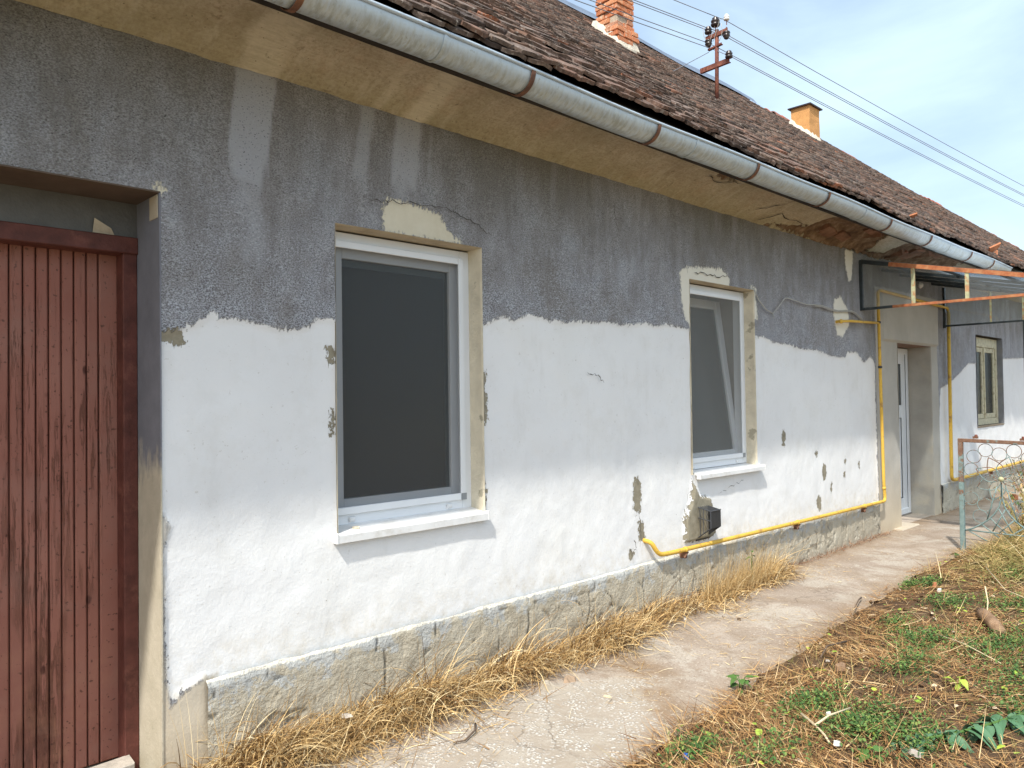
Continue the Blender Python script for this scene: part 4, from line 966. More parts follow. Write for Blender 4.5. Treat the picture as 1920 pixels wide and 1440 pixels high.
vadd(b, 'rim', BLACKPL_LIT)
for k, yy in enumerate((-.032, -.062, -.093)):
    zb_ = .455+(.09*(-yy/.125)); zt_ = .70-.025*(-yy/.125)
    vadd(MB().tube([(vx0, yy, zb_), (vx0, yy, zt_)], .003, 4), 'slat', BLACKPL_LIT)
vadd(MB().tube([(vx0, 0, .62), (vx0, -.125, .60)], .0035, 4), 'slat', BLACKPL_LIT)
for k in range(4):
    xx = vx0+.03+k*.03
    vadd(MB().tube([(xx, 0, .70), (xx, -.125, .675)], .003, 4), 'slat', BLACKPL_LIT)
vadd(MB().tube([(vx0, -.125, .675), (vx1, -.125, .675)], .005, 4), 'rim', BLACKPL_LIT)

# ------------------------------------------------------------------ canopy over the entrance
cn = tag(empty('canopy', (9.8, 0, 2.5)), 'rusty steel framed glass canopy over the entrance', 'canopy')
def cadd(b, name, mat, sm=False): o = b.build(name, mat, cn, sm); o.matrix_parent_inverse = Matrix.Translation((-9.8, 0, -2.5)); return o
def bar(p, q, w=.03, h=.03, mat=RUST, name='frame_bar'):
    p = Vector(p); q = Vector(q); d = (q-p).normalized(); sx_ = Vector((1, 0, 0)) if abs(d.x) < .9 else Vector((0, 1, 0)); up = sx_.cross(d).normalized()
    vs = [c + sx_*a*w/2 + up*b_*h/2 for c in (p, q) for a, b_ in ((-1, -1), (1, -1), (1, 1), (-1, 1))]
    return cadd(MB().add(vs, [(3, 2, 1, 0), (4, 5, 6, 7), (0, 1, 5, 4), (1, 2, 6, 5), (2, 3, 7, 6), (3, 0, 4, 7)]), name, mat)
CA, CB, YO = 8.40, 11.12, -1.60
zt = lambda y: 2.965+.222*y; zl = 2.453
bar((CA, -.01, 2.44), (CA, -.01, 2.98), .035, .035, BLACKSTEEL)
bar((CA, -.03, zt(-.03)), (CA, -.30, zt(-.30)), .035, .04, BLACKSTEEL); bar((CA, -.30, zt(-.3)), (CA, YO, zt(YO)), .035, .042, RUST)
bar((CA, -.03, zl), (CA, -.33, zl), .03, .026, BLACKSTEEL); bar((CA, -.33, zl), (CA, YO, zl-.002), .03, .026, RUST)
for y in (-.53, -1.02, -1.52): bar((CA, y, zl+.012), (CA, y, zt(y)-.02), .022, .034 if y != -1.52 else .03, PALEPAINT, 'mullion')
zB = 2.425
bar((CB, -.01, 2.40), (CB, -.01, 2.93), .035, .035, BLACKSTEEL)
bar((CB, -.03, zt(-.03)), (CB, YO, zt(YO)), .03, .03, BLACKSTEEL); bar((CB, -.03, zB), (CB, YO, zB), .024, .022, BLACKSTEEL)
for y in (-.55, -.90, -1.25): bar((CB, y, zB+.01), (CB, y, zt(y)-.015), .016, .02, PALEPAINT, 'mullion')
bar((CA, YO, zt(YO)), (CB, YO, zt(YO)), .03, .035, RUST); bar((CA, YO, zl), (CB, YO, zl), .03, .03, RUST)
bar((CB, -.90, -.02), (CB, -.90, zB-.012), .016, .016, BLACKSTEEL, 'support_rod')
for k in range(1, 5):
    xx = CA+(CB-CA)*k/5
    bar((xx, -.03, zt(0)-.035), (xx, YO, zt(YO)-.035), .02, .03, BLACKSTEEL, 'rafter')
for y in (-.3, -.8, -1.3): bar((CA+.02, y, zt(y)-.012), (CB-.02, y, zt(y)-.012), .02, .02, BLACKSTEEL, 'purlin')
def pane(x, y0_, y1_, z0f, z1f, name='glass_pane', mat=GLASS):
    vs = [(x+dx, y, z) for dx in (-.002, .002) for y, z in ((y0_, z0f(y0_)), (y1_, z0f(y1_)), (y1_, z1f(y1_)), (y0_, z1f(y0_)))]
    return cadd(MB().add(vs, [(0, 1, 2, 3), (7, 6, 5, 4), (0, 4, 5, 1), (1, 5, 6, 2), (2, 6, 7, 3), (3, 7, 4, 0)]), name, mat)
pane(CA, -.03, -.515, lambda y: zl+.01, lambda y: zt(y)-.02); pane(CA, -1.035, -1.51, lambda y: zl+.01, lambda y: zt(y)-.02)
pane(CB, -.03, -.54, lambda y: zB+.01, lambda y: zt(y)-.02); pane(CB, -.56, -.89, lambda y: zB+.01, lambda y: zt(y)-.02)
nx_c = 160; vs = []; fs = []
for k in range(nx_c+1):
    xx = CA+.02+(CB-CA-.04)*k/nx_c
    for y in (0.0, -.4, -.8, -1.2, -1.66): vs.append((xx, y, zt(y)+.018+.014*math.sin(xx*2*pi/.1)))
for k in range(nx_c):
    for q in range(4): a = k*5+q; fs.append((a, a+5, a+6, a+1))
cadd(MB().add(vs, fs), 'corrugated_sheet', CORRU, True)
hk = MB().lathe((10.15, -.02, 2.87), [(.03, 0), (.04, .02), (.02, .05)], 10, Vector((0, -1, 0))); cadd(hk, 'lamp_holder', WHITECER)

# ------------------------------------------------------------------ wrought iron panel
ig = tag(empty('iron_panel', (8.41, -.92, 0)), 'rusty green iron fence panel with flower and ring pattern beside the path', 'fence')
def iadd(b, name, mat=GREENRUST, sm=True): o = b.build(name, mat, ig, sm); o.matrix_parent_inverse = Matrix.Translation((-8.41, .92, 0)); return o
GX = 8.41; g3 = lambda u, z: (GX, -u, z); UC = 1.263; mir = lambda u: 2*UC-u
def sqbar(p, q, w, name, mat=GREENRUST):
    p = Vector(p); q = Vector(q); d = (q-p).normalized(); a_ = Vector((1, 0, 0)); c_ = a_.cross(d).normalized(); e = w/2
    vs = [c + a_*i_*e + c_*j_*e for c in (p, q) for i_, j_ in ((-1, -.8), (-.8, -1), (.8, -1), (1, -.8), (1, .8), (.8, 1), (-.8, 1), (-1, .8))]
    fs = [tuple(range(8))[::-1], tuple(range(8, 16))]+[(k, (k+1) % 8, (k+1) % 8+8, k+8) for k in range(8)]
    return iadd(MB().add(vs, fs), name, mat, False)
sqbar(g3(.924, -.1), g3(.924, 1.066), .042, 'post'); sqbar(g3(mir(.924), -.1), g3(mir(.924), 1.055), .042, 'post')
sqbar(g3(.903, 1.083), g3(mir(.903), 1.066), .034, 'top_rail')
for u, z in ((1.04, 1.115), (1.43, 1.105)):
    iadd(MB().box(GX-.02, GX+.02, -u-.035, -u+.005, z-.012, z+.008), 'hinge_lug', BRACKET, False); iadd(MB().lathe((GX, -u-.02, z), [(.012, 0), (.014, .008), (.014, .022), (.010, .026)], 8), 'hinge_knob', MAST)
iadd(MB().tube([g3(.94, .21), g3(mir(.94), .20)], .007, 6), 'bottom_rod')
for u, z in ((1.037,.928),(1.137,.992),(1.252,.957),(1.372,.991),(1.012,.801),(1.007,.521),(1.119,.468),(1.079,.355),(1.49,.928),(mir(1.012),.801),(mir(1.007),.521),(mir(1.119),.468),(mir(1.079),.355)):
    iadd(MB().tube([g3(u+.062*cos(a), z+.062*sin(a)) for a in np.linspace(0, 2*pi, 25)], .0034, 6, False), 'ring')
c0 = (1.263, .722)
for tu, tz in ((1.052,.808),(1.160,.923),(1.057,.628),(1.186,.514),(1.332,.936),(1.449,.825),(1.455,.72),(1.375,.60)):
    du, dz = tu-c0[0], tz-c0[1]; nu, nz_v = -dz, du; P1 = []; P2 = []
    for k in range(13):
        t = k/12; wv = .30*math.sin(pi*t**.8)
        P1.append(g3(c0[0]+du*t+nu*wv, c0[1]+dz*t+nz_v*wv)); P2.append(g3(c0[0]+du*t-nu*wv, c0[1]+dz*t-nz_v*wv))
    iadd(MB().tube(P1, .0042, 6).tube(P2, .0042, 6), 'petal')
iadd(MB().lathe((GX-.012, -c0[0], c0[1]), [(.002, 0), (.024, .004), (.024, .012), (.005, .014)], 14, Vector((1, 0, 0))), 'flower_boss', PALEPAINT)
ar = [(.94,.20),(1.02,.235),(1.093,.282),(1.15,.33),(1.20,.39),(1.24,.46),(1.262,.56),(1.263,.69)]
iadd(MB().tube([g3(*p) for p in ar], .0075, 6).tube([g3(mir(p[0]), p[1]) for p in ar], .0075, 6), 'stem')
for a, b_ in (((1.093,.275),(1.238,.159)), ((1.164,.344),(1.30,.20)), ((1.235,.439),(1.345,.22)), ((.976,.204),(1.133,.12)), ((1.30,.65),(1.393,.313))):
    iadd(MB().tube([g3(*a), g3(*b_)], .006, 6), 'stay')
    iadd(MB().tube([g3(mir(a[0]), a[1]), g3(mir(b_[0]), b_[1])], .006, 6), 'stay')

# ------------------------------------------------------------------ roof mast and power lines
MX = 7.846
my = lambda y: (y+3.268)*1.0534-3.268
mz = lambda z: (z-1.55)*1.0534+1.55
mt = tag(empty('power_mast', (MX, 1.37, 4.9)), 'rusty red steel roof mast with crossarms and dark insulators', 'mast')
def madd(b, name, mat=MAST, sm=False): o = b.build(name, mat, mt, sm); o.matrix_parent_inverse = Matrix.Translation((-MX, -1.37, -4.9)); return o
myc = my(1.095)
madd(MB().tube([(MX, myc+.02, 4.85), (MX, myc, mz(5.55))], .023, 10), 'pole', MAST, True)
def xbar(ya, yb, za, zb_, h, dx=-.025, name='crossarm'):
    b = MB(); y0_, y1_ = my(ya), my(yb); vs = [(MX+dx+a, y, z+c) for y, z in ((y0_, mz(za)), (y1_, mz(zb_))) for a, c in ((0, -h/2), (.008, -h/2), (.008, h/2), (0, h/2))]
    b.add(vs, [(3, 2, 1, 0), (4, 5, 6, 7), (0, 1, 5, 4), (1, 2, 6, 5), (2, 3, 7, 6), (3, 0, 4, 7)])
    vs2 = [(q[0]+(.028 if i_ % 4 in (1, 2) else .008), q[1], q[2] if i_ % 4 < 2 else q[2]-h+.008) for i_, q in enumerate(vs)]
    b.add(vs2, [(3, 2, 1, 0), (4, 5, 6, 7), (0, 1, 5, 4), (1, 2, 6, 5), (2, 3, 7, 6), (3, 0, 4, 7)])
    return madd(b, name)
xbar(1.30, .94, 5.155, 5.165, .055); xbar(1.225, .955, 5.49, 5.50, .045); xbar(1.20, 1.03, 5.36, 5.375, .02)
def insul(y, z, sgn=1, mat=CERAMIC, s=1.0):
    s *= 1.3
    base = (MX-.02, my(y), mz(z)); pr = [(.010, 0), (.030, .006), (.034, .018), (.022, .024), (.030, .032), (.032, .044), (.020, .052), (.024, .060), (.012, .070)]
    madd(MB().lathe(base, [(r*s, h*s) for r, h in pr], 12, Vector((0, 0, sgn))), 'insulator', mat, True)
    madd(MB().tube([(base[0], base[1], base[2]-.05*sgn), (base[0], base[1], base[2]+.02*sgn)], .005, 6), 'insulator_pin')
insul(1.19, 5.53); insul(1.10, 5.58, 1, CERAMIC, 1.25); insul(.965, 5.60, 1, WHITECER, .8); insul(1.19, 5.47, -1); insul(.97, 5.485, -1); insul(.945, 5.18)
for a, b_, c_ in (((1.24, 5.62), (1.26, 5.50), (1.16, 5.40)), ((1.035, 5.65), (1.06, 5.55), (1.12, 5.42)), ((1.10, 5.58), (1.14, 5.48), (1.18, 5.40)), ((1.02, 5.58), (.99, 5.46), (1.05, 5.40))):
    P = [Vector((MX-.04, my(q[0]), mz(q[1]))) for q in (a, b_, c_)]
    madd(MB().tube([P[0]*(1-t)**2+P[1]*2*t*(1-t)+P[2]*t*t for t in np.linspace(0, 1, 8)], .003, 5), 'jumper_wire', CABLE, True)
wa = radians(-5.9); WD = Vector((cos(wa), sin(wa), 0))
wires = [((1.00, 5.628), (1.035, 5.65), 'power line clamped to the white insulator, highest of the five'), ((.97, 5.45), (1.19, 5.60), 'power line from the upper left insulator, second from top'),
         ((.965, 5.42), (1.24, 5.61), 'power line just below the second one, third from top'), ((1.08, 5.345), (1.255, 5.478), 'power line passing under the upper crossarm, fourth from top'),
         ((.93, 5.20), (1.185, 5.38), 'power line held on the lower crossarm, lowest of the five')]
for (ry_, rz_), (ly_, lz_), lab in wires:
    p = Vector((MX, my(ry_), mz(rz_))); l = Vector((MX, my(ly_), mz(lz_)))
    b = MB(); n = 24
    right = [p+WD*(45*t) + Vector((0, 0, -1.1*4*t*(1-t)*.6)) for t in np.linspace(0, 1, n)]
    left = [l-WD*(30*t) + Vector((0, 0, -.8*4*t*(1-t)*.5)) for t in np.linspace(0, 1, n)]
    b.tube(left[::-1]+[Vector((MX-.02, (my(ry_)+my(ly_))/2, (p.z+l.z)/2))]+right, .0045, 5)
    tag(b.build('power_line', WIRE, None, True), lab, 'wire', 'power lines over the roof')
p = Vector((MX, my(1.20), mz(5.34)))
tag(MB().tube([p, p+Vector((-.5, .9, -.42)), p+Vector((-1.6, 3.6, -1.6))], .004, 5).build('service_wire', WIRE, None, True), 'thin service wire slanting down from the mast behind the ridge', 'wire')

# ================================================================== GROUND
def path_edge(x): return -1.12 + .05*np.sin(x*1.1+.5) + .06*fbm(np.asarray(x)*1.7, np.asarray(x)*0+.3, 5) + np.interp(x, [2, 2.8, 4, 6, 8, 12], [-.15, -.10, .02, .10, .17, .10])
def gz(x, y):                                           # soil surface beyond the path
    e = path_edge(x); d = e-y
    base = np.where(d > 0, -.006+.03*np.clip(d/.4, 0, 1), -.05)
    return base + .05*np.clip(d/.4, 0, 1)*fbm(x*1.1, y*1.1, 12) + .018*np.clip(d/.2, 0, 1)*fbm(x*6, y*6, 13, 3) + .12*np.exp(-((x-8.8)**2/.8+(y+1.5)**2/.05))
MB().add([(-150, -150, -.12), (150, -150, -.12), (150, 150, -.12), (-150, 150, -.12)], [(0, 1, 2, 3)])
gy = MB().add([(-200, -200, -.10), (200, -200, -.10), (200, 200, -.10), (-200, 200, -.10)], [(0, 1, 2, 3)]).build('ground', m_plain('far_dry_grass_ground', (.40, .34, .21), .3, .6, .95, 20, .02)); kind(gy, 'structure')
ax_ = np.concatenate([np.arange(-4, 1, .12), np.arange(1, 9, .035), np.arange(9, 20, .10)]); ay_ = np.concatenate([np.arange(-9, -4, .2), np.arange(-4, .02, .035)])
GXm, GYm = np.meshgrid(ax_, ay_); GZm = gz(GXm, GYm); nz, nx = GXm.shape
i, j = np.meshgrid(np.arange(nz-1), np.arange(nx-1), indexing='ij'); i = i.ravel(); j = j.ravel()
kind(np_mesh('yard_soil', np.stack([GXm, GYm, GZm], -1).reshape(-1, 3), np.stack([i*nx+j, i*nx+j+1, (i+1)*nx+j+1, (i+1)*nx+j], -1), SOIL, smooth=True), 'structure')
px = np.concatenate([np.arange(-3, 1, .1), np.arange(1, 9, .025), np.arange(9, 28, .1)]); tt = np.linspace(0, 1, 46)
PX, PT = np.meshgrid(px, tt); e = path_edge(PX)+.02*fbm(PX*9, PX*0, 3); PYm = .05+(e-.05)*PT
PZ = .004*fbm(PX*1.5, PYm*1.5, 7)+.003*fbm(PX*12, PYm*12, 8, 3) - .014*np.clip((PT-.97)/.03, 0, 1)
PZ += .008*np.clip(.25-np.abs(PX-2.6), 0, 1)*0
tz = np.exp(-(((PX-2.55)/.75)**2+((PYm+.75)/.38)**2)**1.6)*1.2; tz = np.maximum(tz, np.exp(-(((PX-1.9)/.5)**2+((PYm+.8)/.3)**2)))
nz, nx = PX.shape; i, j = np.meshgrid(np.arange(nz-1), np.arange(nx-1), indexing='ij'); i = i.ravel(); j = j.ravel()
kind(np_mesh('path', np.stack([PX, PYm, PZ], -1).reshape(-1, 3), np.stack([i*nx+j, i*nx+j+1, (i+1)*nx+j+1, (i+1)*nx+j], -1)[:, ::-1], PATH, smooth=True, attrs=dict(tz=tz, dirt=np.clip(np.maximum(np.maximum(1-(1-PT)*abs(e).clip(.5)/.24, 1-(-PYm)/.34), 1.1*np.exp(-((PX-3.35-.7*(PYm+.8)+.25*fbm(PX*3, PYm*3, 6))/.20)**2)), 0, 1))), 'structure')

# ------------------------------------------------------------------ grass and straw as blades
def blades(name, base, L, W, az, lean, curve, mat, label, segs=4, twist=None):
    """ribbons: base (n,3); length, width, azimuth, start lean from vertical, extra bend along the length"""
    n = len(base); P = np.zeros((n, segs+1, 3)); P[:, 0] = base; a = lean.copy()
    d = L/segs
    for k in range(segs):
        th = a+curve*(k+.5)/segs
        stp = np.stack([np.sin(th)*np.cos(az), np.sin(th)*np.sin(az), np.cos(th)], -1)*d[:, None]
        P[:, k+1] = P[:, k]+stp
    P[:, 1:, 2] = np.maximum(P[:, 1:, 2], base[:, None, 2]+.002)
    tw = az+pi/2+(twist if twist is not None else rng.normal(0, .6, n))
    side = np.stack([np.cos(tw), np.sin(tw), rng.normal(0, .35, n)], -1)
    wv = np.linspace(1, .15, segs+1)[None, :, None]*W[:, None, None]*.5
    A = P-side[:, None]*wv; B = P+side[:, None]*wv
    Vv = np.stack([A, B], 2).reshape(-1, 3); m = (segs+1)*2
    f = np.array([[2*k, 2*k+1, 2*k+3, 2*k+2] for k in range(segs)])
    Fv = (np.arange(n)[:, None, None]*m+f[None]).reshape(-1, 4)
    o = np_mesh(name, Vv, Fv, mat); kind(o, 'stuff'); o['label'] = label
    return o
# straw tufts along the plinth
def clump_pts(n, centers, sig):
    c = np.array(centers); w = c[:, 2]/c[:, 2].sum(); k = rng.choice(len(c), n, p=w)
    return np.stack([c[k, 0]+rng.normal(0, sig[0], n), c[k, 1]+rng.normal(0, sig[1], n)], -1), k
cl = [(1.30,-.10,1.2),(1.42,-.10,1.6),(1.50,-.20,1.3),(1.62,-.12,1.8),(1.75,-.14,1.4),(1.85,-.24,1.2),(1.98,-.15,1.6),(2.15,-.14,1.7),(2.30,-.18,1.5),(2.5,-.13,1.5),(2.65,-.2,1.6),(2.85,-.16,1.4),(3.05,-.12,1.4),(3.25,-.16,1.5),(3.45,-.2,1.6),(3.65,-.14,1.6),(3.8,-.2,1.3),
      (4.0,-.14,1.3),(4.2,-.18,1.2),(4.45,-.1,.8),(4.8,-.12,.9),(5.1,-.10,.7),(5.3,-.14,.9),(5.55,-.10,.9),(5.8,-.12,.9),(6.0,-.1,.8),(6.2,-.08,.4)]
TUFT = m_leafy('golden_dry_grass', [(0, (.07, .034, .015)), (.22, (.20, .105, .04)), (.42, (.44, .27, .105)), (.7, (.64, .44, .195)), (.9, (.78, .62, .35)), (1, (.84, .74, .50))])
p, k = clump_pts(10500, cl, (.085, .075)); y = np.minimum(p[:, 1]-.01, -.03-rng.random(len(p))*.03)
n = len(p); cxy = np.array(cl)[k]; away = np.arctan2(y-cxy[:, 1]-.02, p[:, 0]-cxy[:, 0]); az = away+rng.normal(0, .9, n); az = np.where(np.sin(az) > .3, -az, az)
ln = np.clip(rng.gamma(4.2, .034, n)+.03, .03, .38)*(1.0+1.1*vnoise(p[:, 0]*4.5, y*0, 4))
blades('dry_grass', np.stack([p[:, 0], y, rng.random(n)*.03], -1), ln, rng.uniform(.0025, .0078, n), az, np.abs(rng.normal(.55, .38, n)), rng.uniform(.5, 2.5, n), TUFT, 'golden dry grass tufts along the foot of the wall', 5)
# cut straw matted over the tufts and path edge
n = 10500; xx = rng.uniform(1.2, 6.4, n); yy = -.03-np.abs(rng.normal(0, .17, n))*np.interp(xx, [1.2, 2, 4.2, 6.4], [1.8, 1.35, 1.3, .7])
msk = (fbm(xx*2.2, yy*2.2, 91)*1.6+.42) > rng.random(n)*.9; xx, yy = xx[msk], yy[msk]; n = len(xx)
blades('fallen_straw', np.stack([xx, yy, rng.uniform(.004, .10, n)*np.clip(1+yy/.45, .05, 1)], -1), rng.uniform(.06, .22, n), rng.uniform(.002, .005, n), rng.uniform(-pi, pi, n), rng.normal(1.40, .28, n), rng.normal(.2, .4, n), TUFT, 'fallen straw matted beside the wall', 4)
# tall thin seed stalks
n = 170; sel = rng.choice([1.30, 1.40, 1.52, 1.75, 2.0, 2.4, 3.2, 3.7, 4.0, 4.3, 5.1, 5.35, 5.6, 5.75, 5.9, 6.1], n); xx = sel+rng.normal(0, .06, n)
blades('tall_dry_stalks', np.stack([xx, -.05-rng.random(n)*.12, np.zeros(n)], -1), rng.uniform(.18, .48, n)*np.where(xx > 4.9, 1.1, .85), rng.uniform(.0015, .003, n), rng.uniform(-pi, pi, n), np.abs(rng.normal(.08, .12, n)), rng.normal(.25, .25, n), STRAW, 'thin upright dry stalks against the wall', 5)
# fine tall tufts below the second window
n = 1500; cc = rng.choice([5.12, 5.35, 5.6, 5.85, 6.05], n, p=[.15, .2, .25, .25, .15]); xx = cc+rng.normal(0, .09, n)
blades('feathery_grass', np.stack([xx, -.05-rng.random(n)*.16, np.zeros(n)], -1), rng.gamma(6, .033, n)+.04, rng.uniform(.0015, .003, n), rng.normal(-pi/2, 1.3, n), np.abs(rng.normal(.18, .16, n)), rng.uniform(.1, .9, n), STRAW, 'feathery pale grass standing under the gas pipe', 5)
# scattered bits on the path
n = 5200; xx = 1.3+8.2*rng.random(n)**1.3; yy = rng.uniform(-1.22, -.1, n)
msk = np.clip(fbm(xx*1.4, yy*1.8, 17)*2+.05+.95*np.exp(-((yy-path_edge(xx))/.13)**2)+.6*np.exp(-((yy+.25)/.14)**2)+.8*np.exp(-((xx-3.35-.7*(yy+.8))/.22)**2), 0, 1) > rng.random(n)**.8; xx, yy = xx[msk], yy[msk]; n = len(xx)
blades('straw_litter', np.stack([xx, yy, np.full(n, .005)], -1), rng.uniform(.015, .09, n), rng.uniform(.0015, .0035, n), rng.uniform(-pi, pi, n), rng.normal(1.54, .06, n), rng.normal(0, .08, n), STRAW, 'loose straw bits scattered on the concrete path', 3)
n = 900; xx = np.concatenate([rng.uniform(6.3, 8.9, 700), rng.uniform(10.8, 13.5, 200)]); yy = -.03-np.abs(rng.normal(0, .035, n))
blades('dead_weed_litter', np.stack([xx, yy, rng.uniform(.003, .03, n)], -1), rng.uniform(.02, .10, n), rng.uniform(.002, .004, n), rng.uniform(-pi, pi, n), rng.normal(1.2, .35, n), rng.normal(.1, .3, n), RUSTLEAF, 'reddish dead weeds along the wall foot near the entrance', 3)
# yard: matted cut straw
def yard_pts(n, x0=1.9, x1=12.5, depth=3.4):
    xx = x0+(x1-x0)*rng.random(n)**1.35; yy = path_edge(xx)-rng.random(n)**1.15*depth+.05*rng.normal(0, 1, n); return xx, yy
xx, yy = yard_pts(95000); n = len(xx)
bare_m = fbm(xx*2.1, yy*2.1, 33)*1.9+.52 > rng.random(n)*.85; xx, yy = xx[bare_m], yy[bare_m]; n = len(xx)
azb = 2.6*fbm(xx*.9, yy*.9, 44)*2+rng.normal(0, .9, n)
blades('cut_straw', np.stack([xx, yy, np.maximum(gz(xx, yy), 0)+rng.random(n)*.035+.002], -1), rng.gamma(4, .023, n)+.02, rng.uniform(.0018, .0052, n), azb, rng.normal(1.50, .16, n), rng.normal(.1, .3, n), MAT_STRAW, 'brown cut straw covering the yard', 3)
xx, yy = yard_pts(8000); n = len(xx); mm = (fbm(xx*1.3, yy*1.3, 55) > .14); xx, yy = xx[mm], yy[mm]; n = len(xx)
blades('standing_stubble', np.stack([xx, yy, gz(xx, yy)], -1), rng.gamma(4, .018, n)+.02, rng.uniform(.002, .004, n), rng.uniform(-pi, pi, n), np.abs(rng.normal(.5, .35, n)), rng.uniform(0, 1.2, n), YGREEN, 'yellowing grass stubble in the yard', 3)
# yellow-green grass heaped near the iron panel
n = 9000; xx = rng.normal(8.7, .75, n); yy = rng.normal(-1.5, .2, n); mm = (yy < path_edge(xx)-.05) & (xx > 6.6); xx, yy = xx[mm], yy[mm]; n = len(xx)
blades('heaped_grass', np.stack([xx, yy, gz(xx, yy)+rng.random(n)*.05], -1), rng.gamma(5, .024, n)+.03, rng.uniform(.003, .006, n), rng.uniform(-pi, pi, n), rng.normal(1.25, .3, n), rng.uniform(0, .9, n), YGREEN, 'heap of yellow-green cut grass at the foot of the iron panel', 4)
xh, yh = xx[:2600], yy[:2600]
blades('heaped_straw', np.stack([xh+.05, yh, gz(xh, yh)+rng.random(len(xh))*.09], -1), rng.gamma(5, .03, len(xh))+.04, rng.uniform(.003, .005, len(xh)), rng.uniform(-pi, pi, len(xh)), rng.normal(1.3, .3, len(xh)), rng.uniform(0, .5, len(xh)), STRAW, 'golden straw lying on the grass heap by the iron panel', 4)
# small green leaves in patches
gc = [(6.18,-1.45,.30,.13,1.0),(5.13,-1.62,.34,.16,1.6),(5.29,-1.98,.42,.20,2.4),(6.39,-1.82,.35,.2,1.3),(3.67,-1.56,.24,.10,1.3),(3.57,-1.84,.26,.15,2.2),(2.87,-1.42,.16,.10,.8),(6.72,-1.14,.18,.07,.6),(5.41,-1.36,.2,.08,.7),(6.54,-1.05,.15,.05,.4),(3.60,-2.05,.22,.12,1.0),(4.5,-1.75,.25,.12,.8),(7.4,-1.6,.4,.18,1.0),(4.3,-2.3,.3,.15,.8),(4.7,-2.2,.35,.15,1.0),(3.0,-1.7,.25,.12,.6),(8.1,-2.0,.5,.2,1.0)]
c = np.array(gc); N = 9500; k = rng.choice(len(c), N, p=c[:, 4]/c[:, 4].sum())
xx = c[k, 0]+rng.normal(0, 1, N)*c[k, 2]*.55; yy = c[k, 1]+rng.normal(0, 1, N)*c[k, 3]*.55; mm = yy < path_edge(xx)+.03; xx, yy = xx[mm], yy[mm]; N = len(xx)
def leaves(name, base, L, Wd, az, pit, mat, label):
    n = len(base); u = np.array([0, .3, .62, 1.0]); w = np.array([.12, .5, .42, .02]); d = np.stack([np.cos(az)*np.cos(pit), np.sin(az)*np.cos(pit), np.sin(pit)], -1)
    s = np.stack([-np.sin(az), np.cos(az), rng.normal(0, .25, n)], -1); drop = np.array([0, .05, .0, -.25])
    P = base[:, None]+d[:, None]*(u[None, :, None]*L[:, None, None]); P[:, :, 2] += drop[None]*L[:, None]*.6
    A = P-s[:, None]*(w[None, :, None]*Wd[:, None, None]); B = P+s[:, None]*(w[None, :, None]*Wd[:, None, None])
    Vv = np.stack([A, B], 2).reshape(-1, 3); f = np.array([[2*q, 2*q+1, 2*q+3, 2*q+2] for q in range(3)])
    o = np_mesh(name, Vv, (np.arange(n)[:, None, None]*8+f[None]).reshape(-1, 4), mat); kind(o, 'stuff'); o['label'] = label; return o
leaves('green_weeds', np.stack([xx, yy, gz(xx, yy)+rng.random(N)**.7*.045+.012], -1), rng.uniform(.010, .028, N), rng.uniform(.006, .014, N), rng.uniform(-pi, pi, N), rng.normal(.35, .4, N), GREEN, 'low green weeds in patches between the straw')
blades('green_grass', np.stack([xx[:5000], yy[:5000], gz(xx[:5000], yy[:5000])], -1), rng.uniform(.03, .10, len(xx[:5000])), rng.uniform(.002, .004, len(xx[:5000])), rng.uniform(-pi, pi, len(xx[:5000])), np.abs(rng.normal(.6, .35, len(xx[:5000]))), rng.uniform(.2, 1.2, len(xx[:5000])), GREEN, 'short green grass among the weeds', 3)
n = 170; xx = rng.uniform(2.6, 8, n); yy = path_edge(xx)-rng.random(n)*2.2
leaves('scattered_leaves', np.stack([xx, yy, gz(xx, yy)+.03], -1), rng.uniform(.02, .05, n), rng.uniform(.015, .03, n), rng.uniform(-pi, pi, n), rng.normal(.1, .3, n), LIME, 'single yellow-green leaves lying on the straw')
n = 500; xx = rng.uniform(2.2, 9, n); yy = path_edge(xx)-rng.random(n)*2.4
leaves('bark_chips', np.stack([xx, yy, gz(xx, yy)+.02], -1), rng.uniform(.015, .045, n), rng.uniform(.008, .02, n), rng.uniform(-pi, pi, n), rng.normal(.0, .25, n), m_leafy('pale_wood_chip', [(0, (.28, .17, .10)), (.6, (.52, .38, .24)), (1, (.70, .60, .45))]), 'small chips of bark and dead leaves on the straw')
# dark clods
n = 1400; b = MB()
for q in range(n):
    x_ = random.uniform(2.3, 8.5); y_ = float(path_edge(x_))-random.random()*2.2; r_ = random.uniform(.004, .018); z_ = float(gz(np.array(x_), np.array(y_)))+.012
    b.add([(x_-r_, y_, z_), (x_, y_-r_, z_), (x_+r_, y_, z_), (x_, y_+r_, z_), (x_+r_*.2, y_, z_+r_), (x_, y_, z_-r_)], [(0, 1, 4), (1, 2, 4), (2, 3, 4), (3, 0, 4), (1, 0, 5), (2, 1, 5), (3, 2, 5), (0, 3, 5)])
kind(b.build('soil_clods', SOIL), 'stuff', 'small dark clods of earth in the straw')

